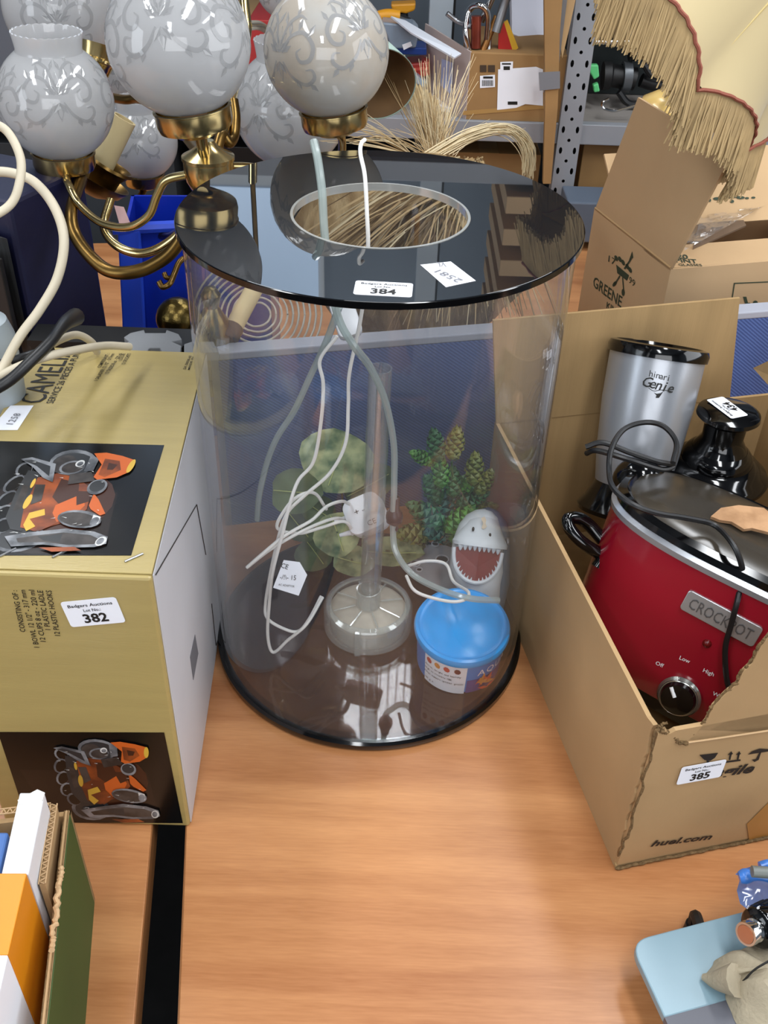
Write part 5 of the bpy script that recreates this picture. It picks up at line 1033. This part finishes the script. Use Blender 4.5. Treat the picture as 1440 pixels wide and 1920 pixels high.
# upper shelf: stacked flat cartons and blue mesh crate (seen mirrored in the lid)
for k in range(6):
    z = 1.09+k*.085; xx = pxu-.14
    t = cbox('flat_carton', ('lowest', 'second lowest', 'third', 'fourth', 'second highest', 'highest')[k]+' flat brown carton of the stack on the top shelf', xx, xx+.30-.02*(k % 2), SY-.03, SY+.4, z, z+.045, CARDL, 'box', 'flat cartons stacked on the top shelf', True)
t = thing('mesh_crate', 'blue mesh crate on the top shelf', 'crate', (pxu-.3, SY+.1, 1.60))
for k in range(9): obj('bar', box(pxu-.42+k*.03, pxu-.415+k*.03, SY-.02, SY-.01, 1.62, 1.9), mat('mesh_blue', '3b62a8', .4) if 'mesh_blue' not in bpy.data.materials else bpy.data.materials['mesh_blue'], t)
obj('rail', box(pxu-.43, pxu-.16, SY-.02, SY-.01, 1.60, 1.62), bpy.data.materials['mesh_blue'], t)
# window high on the back wall
t = struct('window_1', box(-1.6, -.25, 3.36, 3.40, 1.35, 2.15), mat('window_frame', 'c9ced2', .5))
for k in range(3): obj('pane', box(-1.55+k*.44, -1.15+k*.44, 3.352, 3.358, 1.40, 2.10), mat('daylight', 'b9d0ea', .3, emis=1.3) if 'daylight' not in bpy.data.materials else bpy.data.materials['daylight'], t)
#%%RIGHTBACK
# ---------------------------------------------------------------- brown carton with raised flap, far right
zg = .31; g0 = PZ(1258, 505, zg); g1 = PZ(1116, 392, zg); g2 = PZ(1440, 490, zg); ru = (g1-g0); rr_ = (g2-g0).normalized(); LG = ru.length
t = thing('cardboard_box', 'brown printed carton with one big flap raised, behind the lampshade side', 'box', V((g0.x+.15, g0.y+.15, 0)))
def at0(p, z=0): return V((p.x, p.y, z))
rx = rr_*.44
obj('left_wall', sheet([at0(g0), at0(g1), g1, g0], .004), CARDL, t)
obj('front_wall', sheet([at0(g0), at0(g0)+rx, g0+rx, g0], .004), CARDL, t)
obj('back_wall', sheet([at0(g1), at0(g1)+rx, g1+rx, g1], .004), CARDL, t); obj('right_wall', sheet([at0(g0)+rx, at0(g1)+rx, g1+rx, g0+rx], .004), CARDL, t)
fa = [g0, g1, PD(1196, 184, 1.60), PD(1371, 291, 1.38)]
obj('raised_flap', sheet([p+UP*.001 for p in fa], .004), CARDL, t, label='large plain flap standing up')
obj('crease', tube([g0+UP*.002, g1+UP*.002], .0022, 6, smooth=False), CARD, t)
obj('top_panel', sheet([g0+ru*.02+UP*.0, g0+rx, g0+rx+ru*.33, g0+ru*.33], .004, UP), CARDL, t, label='closed front top flap')
bp_ = [PZ(1280, 470, zg), PZ(1500, 430, zg), PD(1500, 352, 1.8), PD(1440, 350, 1.8), PD(1330, 352, 1.8), PD(1290, 410, 1.75)]
obj('rear_flap', sheet([g0+ru*.62, g0+ru*.62+rx, g0+ru*1.0+rx+UP*.10, g0+ru*1.0+UP*.10], .004), CARDL, t, label='rear flap sloping up with printed crest')
lpn = (g1-g0).cross(UP).normalized()
tx = textpx('GREENE', (1113, 528), (1166, 568), g0, lpn, 20, .012); tx.merge(textpx('KING', (1138, 572), (1164, 590), g0, lpn, 12, .01)); tx.merge(textpx('17', (1140, 484), (1153, 492), g0, lpn, 12)); tx.merge(textpx('99', (1180, 524), (1191, 533), g0, lpn, 12))
obj('lettering', tx, INKG, t, label='dark green printed brewery lettering')
lg = MB()
def ld_(pts, pl=g0, n=lpn, mb=None): (mb or lg).merge(decal(pts, pl, n, .0008, 0, .0001))
ld_([(1156, 496), (1180, 516), (1176, 526), (1158, 512)]); 
for x, y in ((1156, 484), (1163, 486), (1169, 492), (1177, 500), (1182, 506)): ld_(ell(x, y, 3, 6, 8, -.4))
ld_([(1170, 503), (1183, 484), (1185, 486), (1173, 505)]); ld_([(1180, 488), (1186, 471), (1188, 483)]); ld_([(1162, 516), (1151, 534), (1153, 535), (1164, 518)]); ld_(ell(1153, 532, 3, 6, 8, .6)); ld_([(1167, 520), (1169, 546), (1171, 546), (1169, 520)]); ld_(ell(1169, 548, 3, 7, 8))
obj('crest', lg, INKG, t, label='printed crown and arrow crest')
tx = textpx('PINT', (1266, 489), (1306, 491), g0, UP, 8, .02); tx.merge(textpx('GLASSES', (1272, 497), (1316, 498), g0, UP, 5, .01)).merge(textpx('20', (1268, 481), (1290, 483), g0, UP, 8, .03))
fpn = (g2-g0).cross(UP).normalized()
obj('lettering', tx, INKG, t)
fr = MB()
for pts in ([(1371, 562), (1376, 530), (1378, 530), (1373, 562)], [(1376, 530), (1445, 527), (1445, 529), (1376, 532)]): fr.merge(decal(pts, g0, fpn, .0008, 0, .0001))
for x, y in ((1392, 577), (1404, 572), (1416, 568), (1428, 573), (1438, 576)): fr.merge(decal(ell(x, y, 5, 5, 8), g0, fpn, .0008)); fr.merge(decal([(x-5, y+6), (x+5, y+6), (x+3, y+12), (x-3, y+12)], g0, fpn, .0008))
fr.merge(decal([(1398, 572), (1393, 556), (1399, 556), (1403, 571)], g0, fpn, .0008))
obj('front_print', fr, INKG, t)
rpl = g0+ru*.62; rn = (rx).cross(ru*.38+UP*.10).normalized()
lg = MB()
for x, y, a, b in ((1345, 373, 9, 3), (1360, 369, 10, 4), (1375, 368, 10, 4), (1388, 371, 8, 3), (1365, 362, 4, 4), (1372, 378, 4, 3), (1400, 372, 4, 2), (1412, 371, 4, 2), (1330, 376, 3, 3)): lg.merge(decal(ell(x, y, a, b, 8), rpl, rn, .0012))
obj('rear_crest', lg, INKG, t)
t = thing('plastic_bag', 'crinkled clear plastic bag lying in the open carton', 'bag', g0+ru*.4+rx*.15)
r_ = random.Random(9); vs = []; n1, n2 = 16, 10
for j in range(n2+1):
    for i in range(n1+1):
        u_, v_ = i/n1, j/n2; px = 1283+u_*150+v_*10; py = 470-u_*85-v_*(62-u_*30)+ (u_*v_)*30
        vs.append(PZ(px, py, zg+.006+.006*r_.random()+.010*math.sin(u_*9+v_*5)**2))
obj('film', MB().add(vs, [(j*(n1+1)+i, j*(n1+1)+i+1, (j+1)*(n1+1)+i+1, (j+1)*(n1+1)+i) for j in range(n2) for i in range(n1)]), BAGP, t, smooth=True)
obj('inner_card', sheet([v+V((0, 0, -.004)) for v in (PZ(1300, 462, zg+.006), PZ(1400, 418, zg+.006), PZ(1395, 408, zg+.006), PZ(1315, 400, zg+.006))], .003), mat('bag_brown', '6d5846', .5), t)
tag(obj('purple_basin', tube([PD(x, y, 2.0) for x, y in ((1330, 358), (1370, 351), (1410, 350), (1450, 354), (1520, 366))], .008, 10), mat('lilac', '8f86cf', .35), smooth=True), 'lilac plastic basin rim behind the printed carton', 'basin')
# ---------------------------------------------------------------- tilted fringed lampshade on an onyx lamp
lbp = PD(1256, 192, 2.02)
t = thing('table_lamp', 'lamp with large tilted cream fringed shade and amber stone base', 'lamp', at0(lbp))
SHM = mat('shade_cream', 'b8a67c', .75, var=.08, scale=5, sheen=.2); AMB = mat('amber_stone', 'dcbc74', .25, col2='c49a50', scale=9, coat=.3)
obj('base', lathe([(1e-5, -lbp.z), (.07, -lbp.z), (.072, -lbp.z+.02), (.03, -lbp.z+.05), (.022, -.12), (.042, -.085), (.064, -.05), (.066, -.02), (.056, .006), (.030, .020), (.010, .026), (1e-5, .03)], 48, Matrix.Translation(lbp)), AMB, t, smooth=True)
rc = PD(1262, 28, 1.30); ra = (CR*.82+CU*.57-CF*.55).normalized(); R0 = .205
MSH = frame(rc, CR*.5-CU*.8, ra)
def shade_pt(a, z, off=0):
    q = z/.26; r = R0*(1-.55*max(q, 0)**.75)+off; sc = (abs(math.sin(4*a+.5)))**.7
    return MSH @ V((r*math.cos(a), r*math.sin(a), z+(0.036*(1-sc))*(1-q)*-1+.012))
nA, nZ = 128, 10; vs = []; fs = []
for i in range(nA):
    for j in range(nZ+1): vs.append(shade_pt(2*math.pi*i/nA, .26*j/nZ))
for i in range(nA):
    for j in range(nZ): i2 = (i+1) % nA; fs.append((i*(nZ+1)+j, i2*(nZ+1)+j, i2*(nZ+1)+j+1, i*(nZ+1)+j+1))
obj('shade', MB().add(vs, fs), SHM, t, smooth=True, label='cream fabric shade')
for k in range(8): a = (k*math.pi-.5)/4; obj('panel_seam', tube([shade_pt(a, .26*j/nZ, .001) for j in range(nZ+1)], .0016, 6), mat('seam_cream', 'c4ae74', .7) if 'seam_cream' not in bpy.data.materials else bpy.data.materials['seam_cream'], t, smooth=True)
obj('trim', tube([shade_pt(2*math.pi*i/256, 0, .002)+CR*.0012*math.sin(i*1.7) for i in range(257)], .0024, 6, 1, smooth=False), mat('braid_rust', '8a4a38', .7), t, label='rust coloured braid along the rim')
mb = MB(); r_ = random.Random(4)
for i in range(2800):
    a = 2*math.pi*(i+r_.random())/2800; p = shade_pt(a, -.002, .0005); L_ = .068+r_.uniform(-.007, .004); sw = V((r_.gauss(0, .004), r_.gauss(0, .004), 0))+CR*-.012
    w_ = .0009; d = CR.cross(UP); q = [p, p+sw*.5-UP*L_*.5, p+sw-UP*L_]
    for k in range(2): s_ = CR*w_; mb.add([q[k]-s_, q[k]+s_, q[k+1]+s_, q[k+1]-s_, q[k]+CF*w_, q[k+1]+CF*w_], [(0, 1, 2, 3), (1, 4, 5, 2), (4, 0, 3, 5)])
obj('fringe', mb, mat('fringe_gold', 'b89c6e', .8, var=.2, scale=30), t, kind='stuff', label='long cream fringe')
obj('stem', tube([lbp+UP*.02, (lbp+rc)/2+UP*.02, rc+ra*.16], .006, 10), BRASSD, t, smooth=True)
#%%FRONT
# ---------------------------------------------------------------- front left: open green carton with packets
gq = PZ(178, 1685, 0); gy = gq.y; gtop = PY(123, 1520, gy).z; gb = PZ(160, 1920, 0); gd = (gq-gb).normalized(); gn = V((gd.y, -gd.x, 0)); gL = .34
t = thing('cardboard_box', 'open green sided carton in the front left corner, with torn corrugated edges', 'box', gq-gd*.17-gn*.12)
GRN = mat('green_card', '39501f', .6, var=.12, scale=5)
def gp(u, v, z): return gq-gd*u-gn*v+UP*z
obj('side_wall', sheet([gp(0, 0, 0), gp(gL, 0, 0), gp(gL, 0, gtop), gp(0, 0, gtop)], .001, gn), GRN, t, label='dark green printed side')
obj('side_core', sheet([gp(0, .0012, 0), gp(gL, .0012, 0), gp(gL, .0012, gtop+.001), gp(0, .0012, gtop+.001)], .0045, gn), CARD, t)
for k in range(3): obj('edge_liner', tube([gp(.0, .002+k*.0018, gtop+.0012), gp(.1, .002+k*.0018, gtop+.0012), gp(gL, .002+k*.0018, gtop+.0012)], .0006, 4), CARDL if k % 2 else CARDE, t)
def flute(P0, P1, h, nm, seed=0, amp=.0022):
    mb = MB(); n = int((P1-P0).length/.0028); d = (P1-P0)/n; pts = [P0+d*i+h*(amp*(1 if i % 2 else -1)) for i in range(n+1)]
    mb.merge(tube(pts, .0006, 4, 3)); mb.merge(tube([P0+h*amp*1.3, P1+h*amp*1.3], .0007, 4, smooth=False)); mb.merge(tube([P0-h*amp*1.3, P1-h*amp*1.3], .0007, 4, smooth=False))
    return obj(nm, mb, CARDL, t, kind='stuff')
obj('back_wall', sheet([gp(0, .0, 0), gp(0, .30, 0), gp(0, .30, gtop), gp(0, .0, gtop)], .005, gd), CARD, t)
obj('inner_flap', sheet([gp(.01, .012, gtop-.06), gp(.085, .012, gtop-.06), gp(.085, .012, gtop+.014), gp(.002, .010, gtop+.014)], .005, gn), CARD, t)
flute(gp(.002, .0125, gtop+.016), gp(.085, .0145, gtop+.016), gn, 'corrugated_edge'); flute(gp(.002, .016, gtop+.014), gp(.002, .20, gtop+.012), gd, 'corrugated_edge'); flute(gp(.026, .05, gtop+.002), gp(.03, .20, gtop-.004), gd, 'corrugated_edge')
torn([gp(.06, .003, gtop+.003), gp(.10, .003, gtop+.002), gp(.14, .003, gtop+.003)], .0022, 'torn_edge', t, .0018, 9, CARDL)
obj('side_wall', sheet([gp(0, .30, 0), gp(gL, .30, 0), gp(gL, .30, gtop), gp(0, .30, gtop)], .004, gn), CARD, t)
obj('floor_panel', sheet([gp(0, .002, .004), gp(gL, .002, .004), gp(gL, .30, .004), gp(0, .30, .004)], .003, UP), CARD, t)
# white carton and orange carton standing in it
def standing(px4, dep, name, label, m_top, m_side, down, extra=None):
    pass
def prismbox(A, B, C, h):
    """top face corners A (front left), B (front right), C (back right); height h downwards"""
    D_ = A+(C-B); return MB().add([A, B, C, D_, A-UP*h, B-UP*h, C-UP*h, D_-UP*h], [(0, 1, 2, 3), (4, 7, 6, 5), (0, 4, 5, 1), (1, 5, 6, 2), (2, 6, 7, 3), (3, 7, 4, 0)])
zw = gtop+.045
B_ = PZ(53, 1640, zw); C_ = PZ(84, 1486, zw); A_ = PZ(0, 1640, zw); 
t = thing('white_carton', 'tall plain white carton standing in the green sided box', 'carton', at0((B_+C_)/2, .006))
obj('carton', prismbox(PZ(2, 1640, zw), B_, C_, zw-.006), mat('white_gloss_card', 'dfe1e6', .5, bump=.1, bscale=30), t, bevel=.0015)
obj('tuck_flap', sheet([PZ(33, 1500, zw+.003), PZ(70, 1480, zw+.003), PZ(84, 1486, zw+.002), PZ(80, 1500, zw+.001), PZ(36, 1508, zw+.001)], .0012, UP), mat('tuck_white', 'd5d3cf', .6), t)
zo = gtop+.055
B_ = PZ(15, 1790, zo); C_ = PZ(50, 1637, zo)
t = thing('orange_carton', 'orange and white carton standing in front of the white one', 'carton', at0((B_+C_)/2, .006)); ORG = mat('orange_card', 'e08a12', .4, var=.05)
fb = B_+(B_-C_)*.55
obj('carton', prismbox(PZ(-70, 1790, zo), B_, C_, zo-.006), ORG, t, bevel=.001, label='orange front part of the carton')
obj('white_end', prismbox(PZ(-70, 1790, zo)+(B_-C_)*.9, B_+(B_-C_)*.9, B_+(B_-C_)*.002, zo-.006), PAPER, t, bevel=.001, label='white end of the carton')
tag(obj('blue_packet', prismbox(PZ(-60, 1640, gtop+.02), PZ(-2, 1640, gtop+.02), PZ(16, 1560, gtop+.02), gtop+.01), mat('packet_blue', '4d74b4', .5), bevel=.002), 'mid blue packet behind the white carton', 'packet')
# ---------------------------------------------------------------- front right: pale blue scale, cloth bag, lens knob, blue bag
zs = .05; t = thing('pale_blue_scale', 'pale blue flat topped scale with rounded corners, front right', 'scale', PZ(1330, 1830, 0))
PB = mat('pale_blue', '7f9aa6', .32, var=.04, scale=3)
c0 = PZ(1188, 1775, zs); e1 = PZ(1420, 1714, zs)-PZ(1215, 1768, zs); e1.z = 0; e1.normalize(); e2 = PZ(1242, 1915, zs)-PZ(1192, 1800, zs); e2.z = 0; e2.normalize()
cor = PZ(1186, 1772, zs)+V((-.002, .004, 0))
rad = .020; out = []
for i in range(8): q = i/7; a = cor+e2*rad; b_ = cor+e1*rad; out.append(a*(1-q)**2+cor*2*q*(1-q)+b_*q*q)
W1, W2 = .30, .30
out += [cor+e1*W1, cor+e1*W1+e2*.062, PZ(1400, 1885, zs), PZ(1246, 1908, zs)]
gl0 = PZ(1246, 1908, zs); gl1 = PZ(1500, 1838, zs)
out = out[:9]+[gl1, gl0]
obj('top_plate', sheet(out, .010, UP), PB, t, bevel=.0015, label='pale blue smooth top')
gl = sheet([gl0+UP*.0005, gl1+UP*.0005, gl1+e2*.09, gl0+e2*.09], .009, UP); obj('glass_strip', gl, mat('glass_grey', '5a5b63', .45, spec=.4), t, label='grey glassy strip')
obj('under_body', sheet([cor+e1*.02+e2*.02-UP*.012, cor+e1*.28+e2*.02-UP*.012, cor+e1*.28+e2*.14-UP*.012, cor+e1*.02+e2*.14-UP*.012], .03, UP), BLACKM, t)
fp_ = PZ(1297, 1738, .008); obj('rubber_foot', cyl(Matrix.Translation(V((fp_.x, fp_.y, 0))), .0075, 0, .014, 20), BLACKM, t, smooth=True); obj('foot_arm', tube([V((fp_.x, fp_.y, .014)), V((fp_.x, fp_.y, .028)), PZ(1320, 1770, .035)], .006, 8), BLACKM, t)
obj('rubber_foot', cyl(Matrix.Translation(at0(cor+e1*.04+e2*.12)), .0075, 0, .012, 16), BLACKM, t)
# cloth bag
CLOTH = mat('calico', 'a89c84', .95, var=.22, scale=12, bump=.5, bscale=260)
t = thing('cloth_bag', 'crumpled beige cloth bag with dark drawcord on the pale blue scale', 'bag', PZ(1400, 1850, zs))
edge = [(1318, 1832), (1335, 1812), (1342, 1800), (1375, 1788), (1400, 1776), (1425, 1770), (1470, 1770), (1520, 1800), (1540, 1880), (1520, 1980), (1430, 1960), (1385, 1925), (1370, 1895), (1360, 1870), (1362, 1850), (1340, 1846)]
cen = PZ(1435, 1860, zs); n = 96; vs = []
E_ = [PZ(x, y, zs+.001) for x, y in edge]; EC = catmull(E_+[E_[0]], 6)[:96]; n = len(EC)
rings = 9; r_ = random.Random(2)
def wr(x, y): return .006*math.sin(x*95+y*40)+.004*math.sin(x*60-y*130+1)+.0025*math.sin(x*210+y*190)
for j in range(rings+1):
    q = j/rings
    for p in EC:
        P_ = p*(1-q)+cen*q; h = .036*(math.sin(q*math.pi/2)**.6)+wr(P_.x, P_.y)*min(1, q*3+.15); vs.append(V((P_.x, P_.y, zs+.001+max(0, h))))
fs = [(j*n+i, j*n+(i+1) % n, (j+1)*n+(i+1) % n, (j+1)*n+i) for j in range(rings) for i in range(n)]+[tuple(range(n))[::-1]]
obj('sack', MB().add(vs, fs), CLOTH, t, smooth=True)
obj('drawcord', tube([PD(x, y, d) for x, y, d in ((1362, 1858, .935), (1378, 1852, .91), (1395, 1838, .893), (1415, 1818, .885), (1445, 1800, .88))], .0010, 6), INK, t, smooth=True)
obj('gathered_corner', tube([PZ(1318, 1832, zs+.004), PZ(1345, 1838, zs+.012), PZ(1380, 1838, zs+.026)], lambda q: .003+.012*q, 10), CLOTH, t, smooth=True)
# knurled dial thing
ka = PD(1398, 1752, .905); kb = PD(1440, 1732, .925); t = thing('lens_barrel', 'black numbered dial with chrome collar and copper coloured end', 'lens', ka)
MKN = zaxis(ka, kb-ka); 
obj('copper_face', lathe([(1e-5, -.0005), (.0085, -.0005), (.0088, .001), (1e-5, .001)], 32, MKN), mat('copper_face', 'b87a5a', .3, .6), t, smooth=True, label='copper coloured end face')
obj('chrome_collar', lathe([(.0088, .0), (.0108, 0), (.0112, .002), (.0112, .007), (.0098, .008), (.0085, .010), (.0090, .012), (.0110, .013), (.0110, .016), (.008, .017)], 40, MKN), CHROME, t, smooth=True)
obj('barrel', lathe([(.010, .016), (.0175, .018), (.0195, .021), (.0195, .045), (.016, .048), (1e-5, .048)], 48, MKN), BLACK, t, smooth=True)
for k in range(24): a = 2*math.pi*k/24; obj('knurl', tube([MKN @ V((.0196*math.cos(a), .0196*math.sin(a), .030)), MKN @ V((.0196*math.cos(a), .0196*math.sin(a), .044))], .0011, 5), BLACKM, t)
mb = MB()
for k, ch in enumerate('0987654321'):
    a = 2*math.pi*k/10+.2; p = MKN @ V((.0190*math.cos(a), .0190*math.sin(a), .0215)); n = (MKN.to_3x3() @ V((math.cos(a)*.8, math.sin(a)*.8, -.5))).normalized(); mb.merge(textmesh(ch, .006, frame(p+n*.0008, n.cross(kb-ka), n), None, .02))
obj('numerals', mb, PAPER, t)
# blue film bag behind it, with grey rod
BFM = clear('blue_film', (.45, .62, .92), .08, .12, .55, (.12, .30, .75))
t = thing('blue_plastic_bag', 'crumpled translucent blue plastic bag at the right edge', 'bag', PZ(1440, 1720, 0))
vs = []; n1, n2 = 14, 10; r_ = random.Random(8)
L0 = [(1378, 1640), (1384, 1655), (1382, 1668), (1390, 1690), (1398, 1712), (1405, 1735)]
for j in range(n2+1):
    q = j/n2; k_ = q*(len(L0)-1); i0 = min(int(k_), len(L0)-2); f = k_-i0; lx = L0[i0][0]*(1-f)+L0[i0+1][0]*f; ly = L0[i0][1]*(1-f)+L0[i0+1][1]*f
    for i in range(n1+1): u_ = i/n1; p = PZ(lx+u_*150, ly-u_*6, .10*(1-q)+.055*q); vs.append(p+V((0, .03*math.sin(u_*6+q*3)*u_, .006*math.sin(u_*14+q*9)+.003*r_.random())))
obj('film', MB().add(vs, [(j*(n1+1)+i, j*(n1+1)+i+1, (j+1)*(n1+1)+i+1, (j+1)*(n1+1)+i) for j in range(n2) for i in range(n1)]), BFM, t, smooth=True)
obj('rolled_edge', tube([PZ(1386, 1645, .103), PZ(1410, 1642, .106), PZ(1450, 1648, .108), PZ(1520, 1650, .108)], lambda q: .0055+.002*math.sin(q*9), 10), mat('blue_roll', '3f78c8', .3, var=.3, scale=60), t, smooth=True)
obj('rolled_edge', tube([PZ(1425, 1625, .112), PZ(1450, 1620, .114), PZ(1520, 1622, .112)], .005, 10), bpy.data.materials['blue_roll'], t, smooth=True)
tag(obj('grey_rod', tube([PZ(1410, 1634, .125), PZ(1530, 1642, .125)], .0055, 12, smooth=False), mat('rod_grey', '6b6f6b', .4), smooth=True), 'short grey rod lying across the blue plastic bag', 'rod')
